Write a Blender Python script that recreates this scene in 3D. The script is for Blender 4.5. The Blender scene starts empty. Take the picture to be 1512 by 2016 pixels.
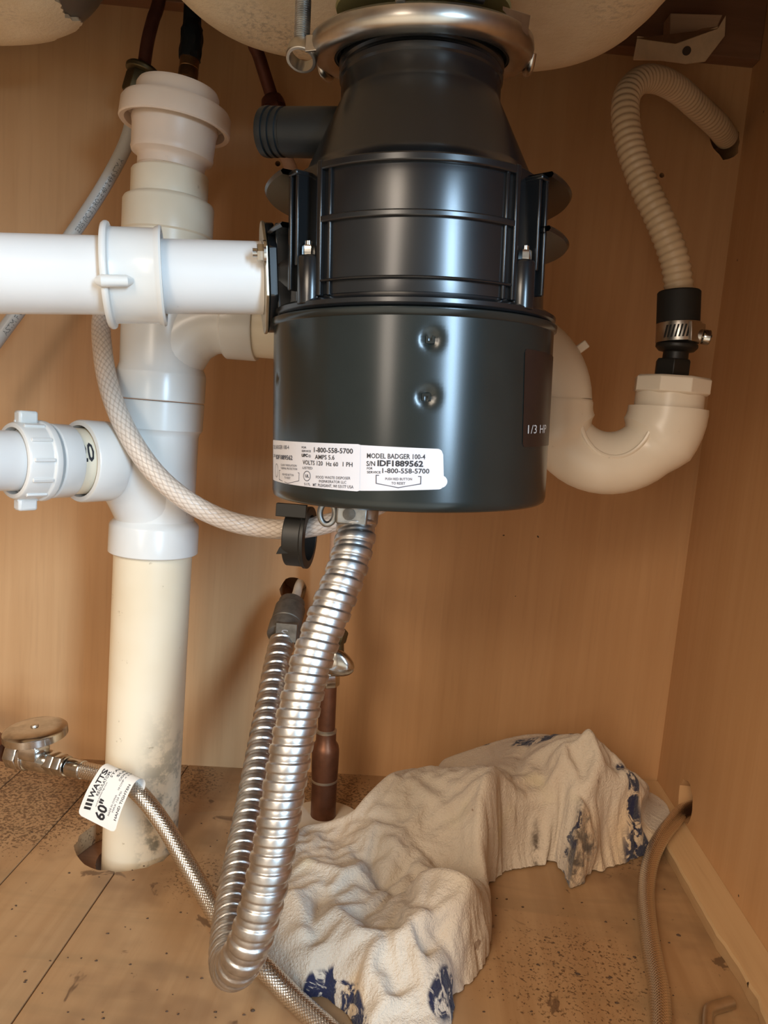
import bpy, bmesh, math, random
import numpy as np
from math import sin, cos, pi, radians, sqrt, atan2

# ------------------------------------------------------------------ camera, world, lamps, exposure
SC = bpy.context.scene
COL = SC.collection
FPX, CAMH = 1500.0, 0.35
_Z = np.array([986, 11900, 1500.0]); _Z /= np.linalg.norm(_Z)
_Y = np.array([81, 179, -1500.0]); _Y -= _Z * (_Y @ _Z); _Y /= np.linalg.norm(_Y)
_X = np.cross(_Y, _Z)
CM = np.array([_X, _Y, _Z])                       # camera -> world
CC = np.array([0.0, 0.0, CAMH])

def ray(px, py): return CM @ np.array([px - 756.0, 1008.0 - py, -FPX])
def at(px, py, Y):
    r = ray(px, py); return CC + r * (Y / r[1])
def onz(px, py, z=0.0):
    r = ray(px, py); return CC + r * ((z - CAMH) / r[2])
def onx(px, py, x):
    r = ray(px, py); return CC + r * (x / r[0])
def proj(p):
    c = CM.T @ (np.array(p) - CC); return np.array([756 - FPX * c[0] / c[2], 1008 + FPX * c[1] / c[2]])

cam_d = bpy.data.cameras.new('camera'); cam = bpy.data.objects.new('camera', cam_d); COL.objects.link(cam)
from mathutils import Matrix, Vector
mw = Matrix(CM.tolist()).to_4x4(); mw.translation = Vector(CC)
cam.matrix_world = mw
cam_d.sensor_fit = 'VERTICAL'; cam_d.sensor_height = 36.0; cam_d.lens = 36.0 * FPX / 2016.0
cam_d.clip_start = 0.02; cam_d.clip_end = 60
SC.camera = cam

W = bpy.data.worlds.new('kitchen_ambient'); SC.world = W; W.use_nodes = True
bg = W.node_tree.nodes['Background']; bg.inputs[0].default_value = (1.0, 0.87, 0.72, 1); bg.inputs[1].default_value = 0.40

def area(name, loc, target, size, power, color):
    l = bpy.data.lights.new(name, 'AREA'); l.shape = 'RECTANGLE'; l.size, l.size_y = size
    l.energy = power; l.color = color
    o = bpy.data.objects.new(name, l); COL.objects.link(o); o.location = loc
    o.rotation_euler = (Vector(target) - Vector(loc)).to_track_quat('-Z', 'Y').to_euler()
    return o
area('kitchen_glass_door_light', (1.12, -1.48, 0.84), (-0.08, 0.5, 0.37), (0.30, 1.10), 56, (0.50, 0.75, 1.0))
area('hall_doorway_light', (-0.72, -1.75, 0.85), (0.0, 0.45, 0.4), (0.34, 1.1), 12, (1.0, 0.86, 0.72))
area('kitchen_ceiling_lamp_light', (-0.9, -1.7, 1.75), (0.0, 0.5, 0.1), (1.2, 1.2), 50, (1.0, 0.82, 0.62))

vs = SC.view_settings
vs.view_transform = 'Standard'; vs.look = 'None'; vs.gamma = 1.0; vs.use_curve_mapping = False; vs.exposure = -0.06

# ------------------------------------------------------------------ materials
class NT:
    def __init__(s, name):
        s.m = bpy.data.materials.new(name); s.m.use_nodes = True; s.t = s.m.node_tree
        s.b = s.t.nodes['Principled BSDF']
    def n(s, typ, **kw):
        x = s.t.nodes.new(typ)
        for k, v in kw.items(): setattr(x, k, v)
        return x
    def l(s, a, b): s.t.links.new(a, b)
    def setin(s, node, key, v):
        if hasattr(v, 'is_linked') or hasattr(v, 'links'): s.l(v, node.inputs[key])
        else: node.inputs[key].default_value = v
    def math(s, op, a, b=None, clamp=False):
        x = s.n('ShaderNodeMath', operation=op, use_clamp=clamp); s.setin(x, 0, a)
        if b is not None: s.setin(x, 1, b)
        return x.outputs[0]
    def mix(s, fac, a, b):
        x = s.n('ShaderNodeMix', data_type='RGBA'); s.setin(x, 0, fac)
        for i, v in ((6, a), (7, b)):
            if isinstance(v, tuple): x.inputs[i].default_value = (*v, 1)
            else: s.l(v, x.inputs[i])
        return x.outputs[2]
    def coord(s, kind='Object', scale=(1, 1, 1), loc=(0, 0, 0)):
        c = s.n('ShaderNodeTexCoord'); mp = s.n('ShaderNodeMapping')
        mp.inputs['Scale'].default_value = scale; mp.inputs['Location'].default_value = loc
        s.l(c.outputs[kind], mp.inputs[0]); return mp.outputs[0]
    def noise(s, vec, scale=5, detail=3, rough=.5, dist=0):
        x = s.n('ShaderNodeTexNoise'); s.l(vec, x.inputs['Vector'])
        x.inputs['Scale'].default_value = scale; x.inputs['Detail'].default_value = detail
        x.inputs['Roughness'].default_value = rough; x.inputs['Distortion'].default_value = dist
        return x.outputs['Fac']
    def ramp(s, fac, a, b, lo=0.0, hi=1.0):
        x = s.n('ShaderNodeMapRange'); x.interpolation_type = 'SMOOTHSTEP'
        s.l(fac, x.inputs[0]); x.inputs[1].default_value = a; x.inputs[2].default_value = b
        x.inputs[3].default_value = lo; x.inputs[4].default_value = hi; return x.outputs[0]
    def bump(s, h, strength=.3, dist=.001):
        x = s.n('ShaderNodeBump'); s.l(h, x.inputs['Height']); x.inputs['Strength'].default_value = strength
        x.inputs['Distance'].default_value = dist; s.l(x.outputs[0], s.b.inputs['Normal'])
    def base(s, c=None, rough=.5, metal=0.0, spec=None):
        if c is not None: s.setin(s.b, 'Base Color', (*c, 1) if isinstance(c, tuple) else c)
        s.setin(s.b, 'Roughness', rough); s.setin(s.b, 'Metallic', metal)
        if spec is not None: s.b.inputs['Specular IOR Level'].default_value = spec
        return s.m

def mat(name, c, rough=.5, metal=0.0, var=.12, scale=60, c2=None, bump=0.0, spec=None):
    n = NT(name); v = n.coord()
    f = n.noise(v, scale, 4, .6)
    c2 = c2 or tuple(x * (1 - var * 2) for x in c)
    col = n.mix(n.ramp(f, .35, .75), c, c2)
    n.base(col, rough, metal, spec)
    if bump: n.bump(n.noise(v, scale * 6, 3), bump, .0006)
    return n.m

def wood_mat(name, c, c2, axis='z', fleck=.35, rough=.5):
    n = NT(name)
    sc = {'z': (70, 70, 2.2), 'y': (70, 2.2, 70), 'x': (2.2, 70, 70)}[axis]
    sc2 = {'z': (260, 260, 14), 'y': (260, 14, 260), 'x': (14, 260, 260)}[axis]
    a = n.noise(n.coord(scale=sc), 1.0, 4, .6, .4)
    b = n.noise(n.coord(scale=sc2), 1.0, 2, .5)
    big = n.noise(n.coord(scale=(1, 1, 1)), 4, 2)
    col = n.mix(n.math('MULTIPLY', n.ramp(a, .25, .75), .7), c, c2)
    col = n.mix(n.math('MULTIPLY', n.ramp(b, .5, .75), fleck * .6), col, tuple(x * .8 for x in c2))
    col = n.mix(n.math('MULTIPLY', n.ramp(big, .4, .7), .18), col, tuple(x * .8 for x in c2))
    # a few small dark specks of dirt
    sp = n.noise(n.coord(), 140, 1, .4)
    col = n.mix(n.ramp(sp, .835, .85), col, (.05, .03, .015))
    n.base(col, rough, 0.0, .35)
    n.bump(b, .06, .0005)
    return n.m

M = {}
M['wall_wood'] = wood_mat('maple_laminate_vertical', (.56, .325, .155), (.49, .27, .12), 'z')
M['wall_wood_side'] = wood_mat('maple_laminate_side', (.58, .335, .16), (.52, .285, .125), 'z', .25)
M['raw_wood'] = wood_mat('raw_brown_wood', (.26, .13, .07), (.17, .08, .04), 'x')
M['block_wood'] = wood_mat('rough_block_wood', (.45, .29, .18), (.36, .22, .13), 'x')
M['batten'] = wood_mat('pale_batten_wood', (.60, .40, .21), (.50, .31, .15), 'y')
M['hole'] = mat('dark_hole_edge', (.05, .03, .018), .9)
M['counter'] = mat('counter_underside', (.20, .11, .08), .9, scale=30)

def floor_mat():
    n = NT('stained_floor_laminate')
    g = n.noise(n.coord(scale=(60, 3, 60)), 1, 4, .6, .5)
    g2 = n.noise(n.coord(scale=(4, 40, 4)), 1, 3, .6, .8)
    col = n.mix(n.ramp(g, .3, .7), (.46, .285, .145), (.38, .22, .105))
    col = n.mix(n.math('MULTIPLY', n.ramp(g2, .45, .7), .5), col, (.32, .20, .10))
    v = n.coord()
    sx_ = n.n('ShaderNodeSeparateXYZ'); n.l(v, sx_.inputs[0])   # where the grime gathers
    area_ = n.math('MULTIPLY', n.noise(v, 14, 2, .5), .25)
    for cx_, cy_, rr_, am in ((-.31, .60, .12, .62), (-.20, .66, .07, .5), (-.13, .52, .05, .35), (-.06, .67, .08, .45), (.13, .46, .10, .36), (.19, .62, .06, .35)):
        ddx = n.math('SUBTRACT', sx_.outputs[0], cx_ + .18875); ddy = n.math('SUBTRACT', sx_.outputs[1], cy_ - .45)
        dq = n.math('SQRT', n.math('ADD', n.math('POWER', ddx, 2.0), n.math('POWER', ddy, 2.0)))
        area_ = n.math('ADD', area_, n.math('MULTIPLY', n.math('SUBTRACT', 1.0, n.ramp(dq, rr_ * .3, rr_)), am))
    big = n.noise(v, 16, 3, .6)
    col = n.mix(n.math('MULTIPLY', n.ramp(big, .48, .70), .55), col, (.20, .11, .055))
    sp = n.noise(v, 420, 4, .7)
    thr = n.math('SUBTRACT', sp, n.ramp(area_, .05, .72, .20, -.02))
    spk = n.ramp(thr, .49, .57)
    col = n.mix(n.math('MULTIPLY', spk, .82), col, (.085, .042, .02))
    sp2 = n.noise(v, 85, 3, .6)
    col = n.mix(n.ramp(sp2, .72, .76), col, (.14, .075, .038))
    sp3 = n.noise(v, 28, 4, .65, .6)
    col = n.mix(n.math('MULTIPLY', n.ramp(sp3, .63, .68), .8), col, (.12, .065, .035))
    n.base(col, n.ramp(big, .3, .7, .35, .6), 0.0, .4)
    n.bump(n.noise(v, 300, 2), .08, .0004)
    return n.m
M['floor'] = floor_mat()

def pvc(name, c, c2, rough=.32, dirt=.0):
    n = NT(name); v = n.coord()
    f = n.noise(v, 14, 3, .6)
    col = n.mix(n.ramp(f, .35, .7), c, c2)
    d = n.noise(v, 120, 4, .7)
    col = n.mix(n.math('MULTIPLY', n.ramp(d, .68, .76), .35 + dirt), col, tuple(x * .45 for x in c2))
    n.base(col, rough, 0.0, .45)
    n.b.inputs['Subsurface Weight'].default_value = 0.0
    return n.m
M['pvc_white'] = pvc('white_pvc', (.74, .73, .70), (.69, .67, .62), .24)
M['pvc_pipe'] = pvc('white_pvc_pipe', (.74, .73, .71), (.70, .68, .65), .30)
M['pvc_cream'] = pvc('aged_cream_pvc', (.80, .71, .55), (.74, .63, .46), .34)
M['pvc_trap'] = pvc('trap_pvc', (.82, .74, .62), (.78, .69, .56), .30)
M['hose_cream'] = pvc('cream_ribbed_hose', (.60, .45, .29), (.52, .38, .23), .38)
M['pvc_valve'] = pvc('vent_valve_plastic', (.76, .63, .51), (.72, .57, .45), .4)
def riser():
    n = NT('grimy_cream_riser'); v = n.coord()
    f = n.noise(v, 10, 3, .6)
    col = n.mix(n.ramp(f, .35, .7), (.80, .70, .53), (.74, .62, .44))
    # grey mould on the lower right flank of the pipe
    sep = n.n('ShaderNodeSeparateXYZ'); n.l(n.coord(), sep.inputs[0])
    lo = n.math('SUBTRACT', 1.0, n.ramp(sep.outputs[2], .05, .17)); rt = n.ramp(sep.outputs[0], .002, .020)
    d = n.noise(v, 55, 5, .7)
    mk = n.math('MULTIPLY', n.math('MULTIPLY', lo, rt), n.ramp(d, .44, .60))
    col = n.mix(n.math('MULTIPLY', mk, .8), col, (.13, .14, .12))
    d2 = n.noise(v, 95, 4, .65)
    col = n.mix(n.math('MULTIPLY', n.ramp(d2, .68, .74), .55), col, (.30, .22, .12))
    n.base(col, .38, 0, .4); return n.m
M['riser'] = riser()
M['black_paint'] = mat('black_enamel_metal', (.012, .017, .016), .23, .0, .1, 30, spec=.55)
M['black_plastic'] = mat('black_moulded_plastic', (.007, .008, .009), .25, 0, .1, 60, spec=.7)
M['black_matt'] = mat('black_matt_plastic', (.012, .012, .011), .45, 0, .1, 60)
M['inlet_rubber'] = mat('dark_blue_black_plastic', (.009, .012, .013), .45, 0, .1, 60)
M['rubber'] = mat('black_rubber', (.008, .008, .007), .7, 0, .1, 80)
M['steel'] = mat('brushed_steel', (.62, .58, .52), .30, 1.0, .12, 40)
M['steel_plate'] = mat('zinc_plate', (.60, .54, .42), .35, 1.0, .12, 60)
M['chrome'] = mat('dulled_chrome', (.66, .64, .60), .16, 1.0, .18, 90)
M['galv'] = mat('galvanised_conduit', (.60, .58, .56), .36, 1.0, .16, 120)
M['zinc'] = mat('cast_zinc', (.42, .42, .40), .42, 1.0, .2, 120)
M['zinc_dark'] = mat('dull_cast_fitting', (.21, .19, .16), .55, .7, .2, 90)
M['sink_steel'] = mat('sink_sheet_steel', (.32, .31, .29), .42, .8, .1, 20)
M['copper_old'] = mat('tarnished_copper', (.20, .085, .045), .42, .75, .2, 60)
M['copper_dark'] = mat('dark_copper_tube', (.16, .055, .035), .5, .5, .2, 60)
M['solder'] = mat('solder_ring', (.5, .43, .33), .4, .9)
M['brass_dark'] = mat('dark_brass_nut', (.15, .115, .055), .45, .8, .2, 90)
M['brass'] = mat('brass_fitting', (.30, .16, .07), .4, .8, .2, 90)
M['grey_tube'] = mat('grey_plastic_tube', (.50, .49, .46), .35, 0, .05, 30)
M['pink_tube'] = mat('pinkish_plastic_tube', (.50, .33, .24), .4, 0, .08, 60)
M['cable'] = mat('white_cable_jacket', (.72, .66, .56), .5)
M['tape'] = mat('black_tape', (.008, .010, .012), .5)
M['label_white'] = mat('white_label_film', (.66, .64, .66), .35, 0, .03, 30)
M['label_dark'] = mat('dark_brown_label', (.022, .012, .010), .35, 0, .1, 30)
M['ink'] = mat('black_ink', (.02, .02, .025), .6)
M['ink_soft'] = mat('worn_grey_ink', (.06, .06, .08), .6)
M['ink_grey'] = mat('pale_grey_ink', (.34, .33, .33), .6)
M['ink_white'] = mat('white_ink', (.75, .73, .70), .5)
M['ink_tube'] = mat('grey_printed_ink', (.16, .16, .15), .6)
M['bounce_tile'] = mat('pale_bounce_tile', (.72, .64, .52), .5, 0, .05, 4)
M['crumb'] = mat('brown_dirt', (.075, .042, .024), .9)
M['putty'] = mat('off_white_putty', (.78, .70, .58), .6, 0, .06, 40)
M['bracket'] = mat('cream_corner_bracket', (.78, .58, .36), .55, 0, .12, 30)
M['paper'] = mat('white_tag_paper', (.84, .82, .77), .5, 0, .03, 30)
M['felt'] = mat('olive_gasket', (.30, .27, .11), .8)

def undercoat():
    n = NT('sprayed_undercoat'); v = n.coord()
    f = n.noise(v, 30, 4, .6)
    col = n.mix(n.ramp(f, .3, .75), (.84, .70, .50), (.76, .61, .41))
    a = n.noise(v, 9, 2); d = n.noise(v, 260, 4, .7, .3)
    k = n.math('MULTIPLY', n.ramp(a, .56, .70), n.ramp(d, .46, .66))
    col = n.mix(n.math('MULTIPLY', k, .5), col, (.30, .24, .17))
    n.base(col, .85, 0, .2); n.bump(n.noise(v, 260, 5, .7), .5, .0015); return n.m
M['undercoat'] = undercoat()

def braid(name, n_s, k, c_hi, c_lo, rough, metal, bs, bd, lo_t=.25, hi_t=.75):
    n = NT(name)
    uv = n.n('ShaderNodeTexCoord').outputs['UV']; sp = n.n('ShaderNodeSeparateXYZ'); n.l(uv, sp.inputs[0])
    u = n.math('MULTIPLY', sp.outputs[0], float(n_s)); v = n.math('MULTIPLY', sp.outputs[1], float(k))
    a = n.math('ADD', u, v); b = n.math('SUBTRACT', u, v)
    sa = n.math('SINE', n.math('MULTIPLY', n.math('FRACT', a), pi)); sb = n.math('SINE', n.math('MULTIPLY', n.math('FRACT', b), pi))
    ck = n.math('FRACT', n.math('MULTIPLY', n.math('ADD', n.math('FLOOR', a), n.math('FLOOR', b)), .5))
    ck = n.math('MULTIPLY', n.math('GREATER_THAN', ck, .25), 1.0)
    hA = n.math('MULTIPLY', n.math('POWER', sa, .6), n.math('ADD', .55, n.math('MULTIPLY', sb, .45)))
    hB = n.math('MULTIPLY', n.math('POWER', sb, .6), n.math('ADD', .55, n.math('MULTIPLY', sa, .45)))
    h = n.math('ADD', n.math('MULTIPLY', hA, ck), n.math('MULTIPLY', hB, n.math('SUBTRACT', 1.0, ck)))
    n.base(n.mix(n.ramp(h, lo_t, hi_t), c_lo, c_hi), rough, metal)
    n.bump(h, bs, bd); return n.m
M['steel_braid'] = braid('stainless_braid', 15, 400, (.84, .81, .76), (.26, .22, .17), .24, 1.0, .4, .0006, .1, .6)
M['vinyl_braid'] = braid('braided_vinyl', 12, 150, (.70, .59, .49), (.50, .40, .32), .30, 0.0, .35, .0008, .2, .8)

def towel_mat():
    n = NT('dirty_white_terry'); v = n.coord()
    f = n.noise(v, 11, 4, .6); f2 = n.noise(v, 26, 4, .65)
    col = n.mix(n.ramp(f, .3, .7), (.64, .55, .44), (.56, .45, .34))
    col = n.mix(n.math('MULTIPLY', n.ramp(f2, .58, .78), .5), col, (.42, .29, .18))
    y = n.noise(n.coord(loc=(3, 1, 0)), 14, 2)
    col = n.mix(n.math('MULTIPLY', n.ramp(y, .62, .74), .35), col, (.58, .52, .22))
    s = n.noise(v, 90, 2, .5)
    col = n.mix(n.math('MULTIPLY', n.ramp(s, .74, .78), .7), col, (.22, .12, .06))
    tn = n.n('ShaderNodeAttribute', attribute_name='hem_tan').outputs['Fac']
    col = n.mix(n.math('MULTIPLY', n.ramp(tn, .2, .9), .5), col, (.62, .42, .22))
    at_ = n.n('ShaderNodeAttribute', attribute_name='hem_print').outputs['Fac']
    pr = n.noise(v, 75, 4, .65, 1.2)
    ink = n.math('MULTIPLY', n.ramp(at_, .25, .6), n.ramp(pr, .41, .50))
    col = n.mix(ink, col, (.020, .021, .050))
    st = n.n('ShaderNodeAttribute', attribute_name='grime').outputs['Fac']
    col = n.mix(n.math('MULTIPLY', st, n.ramp(n.noise(v, 60, 4, .7), .38, .62)), col, (.09, .065, .045))
    n.base(col, .95, 0, .1)
    n.b.inputs['Sheen Weight'].default_value = .25
    t = n.noise(v, 520, 3, .7)
    n.bump(t, .75, .0022); return n.m
M['towel'] = towel_mat()

# ------------------------------------------------------------------ geometry helpers
WL = {}
def G(V=None, F=None, UV=None): return {'V': V or [], 'F': F or [], 'UV': UV}
def join(*gs):
    o = G(); o['UV'] = []
    for g in gs:
        k = len(o['V']); o['V'] += [tuple(p) for p in g['V']]
        o['F'] += [tuple(i + k for i in f) for f in g['F']]
        o['UV'] += g['UV'] if g['UV'] else [[(0, 0)] * len(f) for f in g['F']]
    return o
def basis(d):
    d = np.array(d, float); d /= np.linalg.norm(d)
    a = np.array([0, 0, 1.0]) if abs(d[2]) < .9 else np.array([0, 1.0, 0])
    u = np.cross(a, d); u /= np.linalg.norm(u); return u, np.cross(d, u), d

def lathe(prof, o=(0, 0, 0), d=(0, 0, 1), seg=48, a0=0, a1=2 * pi, tn=None, close=True):
    o = np.array(o, float); u, v, w = basis(d); full = abs(a1 - a0 - 2 * pi) < 1e-6
    n = seg if full else seg + 1; V = []; F = []
    for r, h in prof:
        for i in range(n):
            a = a0 + (a1 - a0) * i / seg
            V.append(o + u * r * cos(a) + v * r * sin(a) + w * h)
    for j in range(len(prof) - 1):
        for i in range(seg):
            i2 = (i + 1) % n
            F.append((j * n + i, j * n + i2, (j + 1) * n + i2, (j + 1) * n + i))
    if full and close and tuple(prof[0]) != tuple(prof[-1]):
        if prof[0][0] > 1e-6: F.append(tuple(range(n - 1, -1, -1)))
        if prof[-1][0] > 1e-6: F.append(tuple((len(prof) - 1) * n + i for i in range(n)))
    return G(V, F)

def smooth_path(P, n=8, radii=None):
    P = [np.array(p, float) for p in P]; out = []; R = []
    Q = [2 * P[0] - P[1]] + P + [2 * P[-1] - P[-2]]
    for i in range(1, len(Q) - 2):
        for k in range(n):
            t = k / n; a, b, c, d = Q[i - 1:i + 3]
            out.append(.5 * (2 * b + (c - a) * t + (2 * a - 5 * b + 4 * c - d) * t * t + (3 * b - 3 * c + d - a) * t ** 3))
            if radii: R.append(radii[i - 1] * (1 - t) + radii[i] * t)
    out.append(P[-1]); 
    if radii: R.append(radii[-1]); return out, R
    return out
def resample(P, step):
    P = np.array(P); s = np.concatenate([[0], np.cumsum(np.linalg.norm(np.diff(P, axis=0), axis=1))])
    n = max(2, int(round(s[-1] / step))) + 1; t = np.linspace(0, s[-1], n)
    return [np.array(p) for p in np.stack([np.interp(t, s, P[:, k]) for k in range(3)], 1)]

def frames(P):
    P = np.array(P); T = np.gradient(P, axis=0); T /= np.linalg.norm(T, axis=1)[:, None]
    u, v, _ = basis(T[0]); U = [u]
    for i in range(1, len(P)):
        x = U[-1] - T[i] * (U[-1] @ T[i]); U.append(x / np.linalg.norm(x))
    U = np.array(U); return P, T, U, np.cross(T, U)

def tube(P, r, seg=24, caps=True, prof=None):
    """r: number, list, or f(s, angle); swept along the points P"""
    P, T, U, V_ = frames(P); s = np.concatenate([[0], np.cumsum(np.linalg.norm(np.diff(P, axis=0), axis=1))])
    V = []; F = []; UV = []
    for i in range(len(P)):
        for k in range(seg):
            a = 2 * pi * k / seg
            rr = r(s[i], a) if callable(r) else (r[i] if isinstance(r, (list, np.ndarray)) else r)
            V.append(P[i] + (U[i] * cos(a) + V_[i] * sin(a)) * rr)
    for i in range(len(P) - 1):
        for k in range(seg):
            k2 = (k + 1) % seg
            F.append((i * seg + k, i * seg + k2, (i + 1) * seg + k2, (i + 1) * seg + k))
            UV.append([(k / seg, s[i]), ((k + 1) / seg, s[i]), ((k + 1) / seg, s[i + 1]), (k / seg, s[i + 1])])
    if caps:
        F.append(tuple(range(seg - 1, -1, -1))); UV.append([(0, 0)] * seg)
        F.append(tuple((len(P) - 1) * seg + k for k in range(seg))); UV.append([(0, 0)] * seg)
    return G(V, F, UV)

def box(c, h, ax=None):
    c = np.array(c, float); A = np.eye(3) if ax is None else np.array(ax, float)
    V = [c + A[0] * h[0] * x + A[1] * h[1] * y + A[2] * h[2] * z for x in (-1, 1) for y in (-1, 1) for z in (-1, 1)]
    return G(V, [(0, 1, 3, 2), (4, 6, 7, 5), (0, 4, 5, 1), (2, 3, 7, 6), (0, 2, 6, 4), (1, 5, 7, 3)])
def bb(x0, x1, y0, y1, z0, z1): return box(((x0 + x1) / 2, (y0 + y1) / 2, (z0 + z1) / 2), ((x1 - x0) / 2, (y1 - y0) / 2, (z1 - z0) / 2))
def prism(poly, off):
    n = len(poly); off = np.array(off, float)
    V = [np.array(p, float) for p in poly] + [np.array(p, float) + off for p in poly]
    return G(V, [tuple(range(n - 1, -1, -1)), tuple(range(n, 2 * n))] + [(i, (i + 1) % n, n + (i + 1) % n, n + i) for i in range(n)])
def grid(fn, nu, nv):
    V = [fn(i / nu, j / nv) for i in range(nu + 1) for j in range(nv + 1)]
    F = [(i * (nv + 1) + j, (i + 1) * (nv + 1) + j, (i + 1) * (nv + 1) + j + 1, i * (nv + 1) + j + 1) for i in range(nu) for j in range(nv)]
    return G(V, F)
def hexnut(o, d, r, h, seg=6, inner=0, rot=0):
    o = np.array(o, float); u, v, w = basis(d); V = []
    prof = [(r * .93, 0), (r, h * .12), (r, h * .88), (r * .93, h)]
    for rr, hh in prof:
        for i in range(seg):
            a = 2 * pi * i / seg + rot; V.append(o + (u * cos(a) + v * sin(a)) * rr + w * hh)
    F = [(j * seg + i, j * seg + (i + 1) % seg, (j + 1) * seg + (i + 1) % seg, (j + 1) * seg + i) for j in range(3) for i in range(seg)]
    F += [tuple(range(seg - 1, -1, -1)), tuple(3 * seg + i for i in range(seg))]
    return G(V, F)

def mk(name, g, m, parent=None, bevel=0.0, angle=38, fix=True, **props):
    V = np.array([tuple(p) for p in g['V']], float)
    if parent is not None: org = WL[parent.name]
    else:
        org = (V.min(0) + V.max(0)) / 2; org[2] = V[:, 2].min()
    me = bpy.data.meshes.new(name); me.from_pydata((V - org).tolist(), [], g['F']); me.update()
    if g.get('UV'):
        ul = me.uv_layers.new(name='UVMap'); flat = [c for f in g['UV'] for p in f for c in p]
        if len(flat) == 2 * len(me.loops): ul.data.foreach_set('uv', flat)
    if fix:
        b = bmesh.new(); b.from_mesh(me); bmesh.ops.recalc_face_normals(b, faces=b.faces); b.to_mesh(me); b.free()
    me.polygons.foreach_set('use_smooth', [True] * len(me.polygons)); me.set_sharp_from_angle(angle=radians(angle))
    me.materials.append(M[m] if isinstance(m, str) else m)
    o = bpy.data.objects.new(name, me); COL.objects.link(o)
    if parent is not None: o.parent = parent
    else: o.location = org
    WL[o.name] = org
    for k, v in props.items(): o[k] = v
    if bevel:
        md = o.modifiers.new('bevel', 'BEVEL'); md.width = bevel; md.segments = 2; md.limit_method = 'ANGLE'; md.angle_limit = radians(40)
        md.harden_normals = False
    return o
def thing(name, loc, label, cat, group=None):
    o = bpy.data.objects.new(name, None); COL.objects.link(o); o.location = loc; o.empty_display_size = .02
    WL[o.name] = np.array(loc, float); o['label'] = label; o['category'] = cat
    if group: o['group'] = group
    return o
def cut(o, g):
    """boolean-subtract the closed shape g from the mesh object o (applied at once)"""
    c = mk('cutter', g, 'hole'); md = o.modifiers.new('cut', 'BOOLEAN'); md.object = c; md.operation = 'DIFFERENCE'; md.solver = 'EXACT'
    bpy.context.view_layer.update(); dg = bpy.context.evaluated_depsgraph_get()
    me = bpy.data.meshes.new_from_object(o.evaluated_get(dg)); o.modifiers.clear(); old = o.data; o.data = me
    cm = c.data; bpy.data.objects.remove(c); bpy.data.meshes.remove(cm); bpy.data.meshes.remove(old)
    me.set_sharp_from_angle(angle=radians(35))

def text_geo(body, bold=0.0):
    """flat text outline as (V, F) with x in 0..w and y in text heights (capital height about 0.7)"""
    c = bpy.data.curves.new('t', 'FONT'); c.body = body; c.size = 1.0; c.resolution_u = 2; c.offset = bold
    o = bpy.data.objects.new('t', c); COL.objects.link(o); bpy.context.view_layer.update()
    me = o.evaluated_get(bpy.context.evaluated_depsgraph_get()).to_mesh()
    V = [tuple(v.co) for v in me.vertices]; F = [tuple(p.vertices) for p in me.polygons]
    bpy.data.objects.remove(o); bpy.data.curves.remove(c); return V, F
def newton(f, px, py, u, v):
    t = np.array([px, py], float)
    for _ in range(12):
        p = proj(f(u, v)); e = 1e-4
        J = np.stack([(proj(f(u + e, v)) - p) / e, (proj(f(u, v + e)) - p) / e], 1)
        du = np.linalg.solve(J, t - p); u += du[0]; v += du[1]
    return u, v
def text_on(f, body, p0, p1, h, bold=0.0):
    """letters on the surface f(u, v, lift): baseline from p0 to p1 in surface (u, v), capital height h"""
    V, F = text_geo(body, bold); w = max(v[0] for v in V); x0 = min(v[0] for v in V)
    p0 = np.array(p0); p1 = np.array(p1); dv = np.array([-(p1 - p0)[1], (p1 - p0)[0]]); dv = dv / np.linalg.norm(dv)
    out = [f(*(p0 + (p1 - p0) * ((x - x0) / (w - x0)) + dv * y / .70 * h)) for x, y, _ in V]
    return G(out, F)
def stroke_on(f, pts, w):
    """a printed line of width w along surface points"""
    V = []; F = []; n = len(pts)
    for i in range(n - 1):
        a = np.array(pts[i]); b = np.array(pts[i + 1]); d = (b - a) / np.linalg.norm(b - a); q = np.array([-d[1], d[0]]) * w / 2; d = d * w / 2
        k = len(V); V += [f(*(a - d + q)), f(*(a - d - q)), f(*(b + d - q)), f(*(b + d + q))]; F.append((k, k + 1, k + 2, k + 3))
    return G(V, F)

# ------------------------------------------------------------------ the setting
def bw(x): return .712 + .10 * x                     # the back panel stands a few degrees skewed
def onback(px, py):
    r = ray(px, py); t = .712 / (r[1] - .10 * r[0]); return CC + r * t
XR, XL, ZC = .2625, -.66, .745
nb = np.array([.10, -1, 0]) / sqrt(1.01)             # out of the back panel, to the front
wall_b = mk('wall_back', prism([(XL, bw(XL), -.02), (XR + .05, bw(XR + .05), -.02), (XR + .05, bw(XR + .05), ZC + .03), (XL, bw(XL), ZC + .03)], (0, .06, 0)), 'wall_wood', kind='structure')
def hole(o, p, d, r, depth=.05, jag=0.0, seed=1):
    rnd = random.Random(seed); p = np.array(p); u, v, w = basis(d); n = 20; V = []
    rr = [r * (1 + jag * rnd.uniform(-1, 1)) for _ in range(n)]
    for s in (.01, -depth):
        for i in range(n):
            a = 2 * pi * i / n; V.append(p + w * s + (u * cos(a) + v * sin(a)) * rr[i])
    cut(o, G(V, [tuple(range(n - 1, -1, -1)), tuple(range(n, 2 * n))] + [(i, (i + 1) % n, n + (i + 1) % n, n + i) for i in range(n)]))
hole(wall_b, onback(577, 1162), nb, .0125, .055, .05)
hole(wall_b, onback(1303, 345), nb, .0022)
hole(wall_b, onback(547, 322), nb, .0024)
P_HOSEHOLE = onback(1434, 268)
hole(wall_b, P_HOSEHOLE + np.array([-.002, 0, -.004]), nb, .0145, .05, .18, 4)
wall_r = mk('wall_right', bb(XR, XR + .05, .135, .80, -.02, ZC + .03), 'wall_wood_side', kind='structure')
P_RHOLE = onx(1349, 1590, XR)
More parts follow.
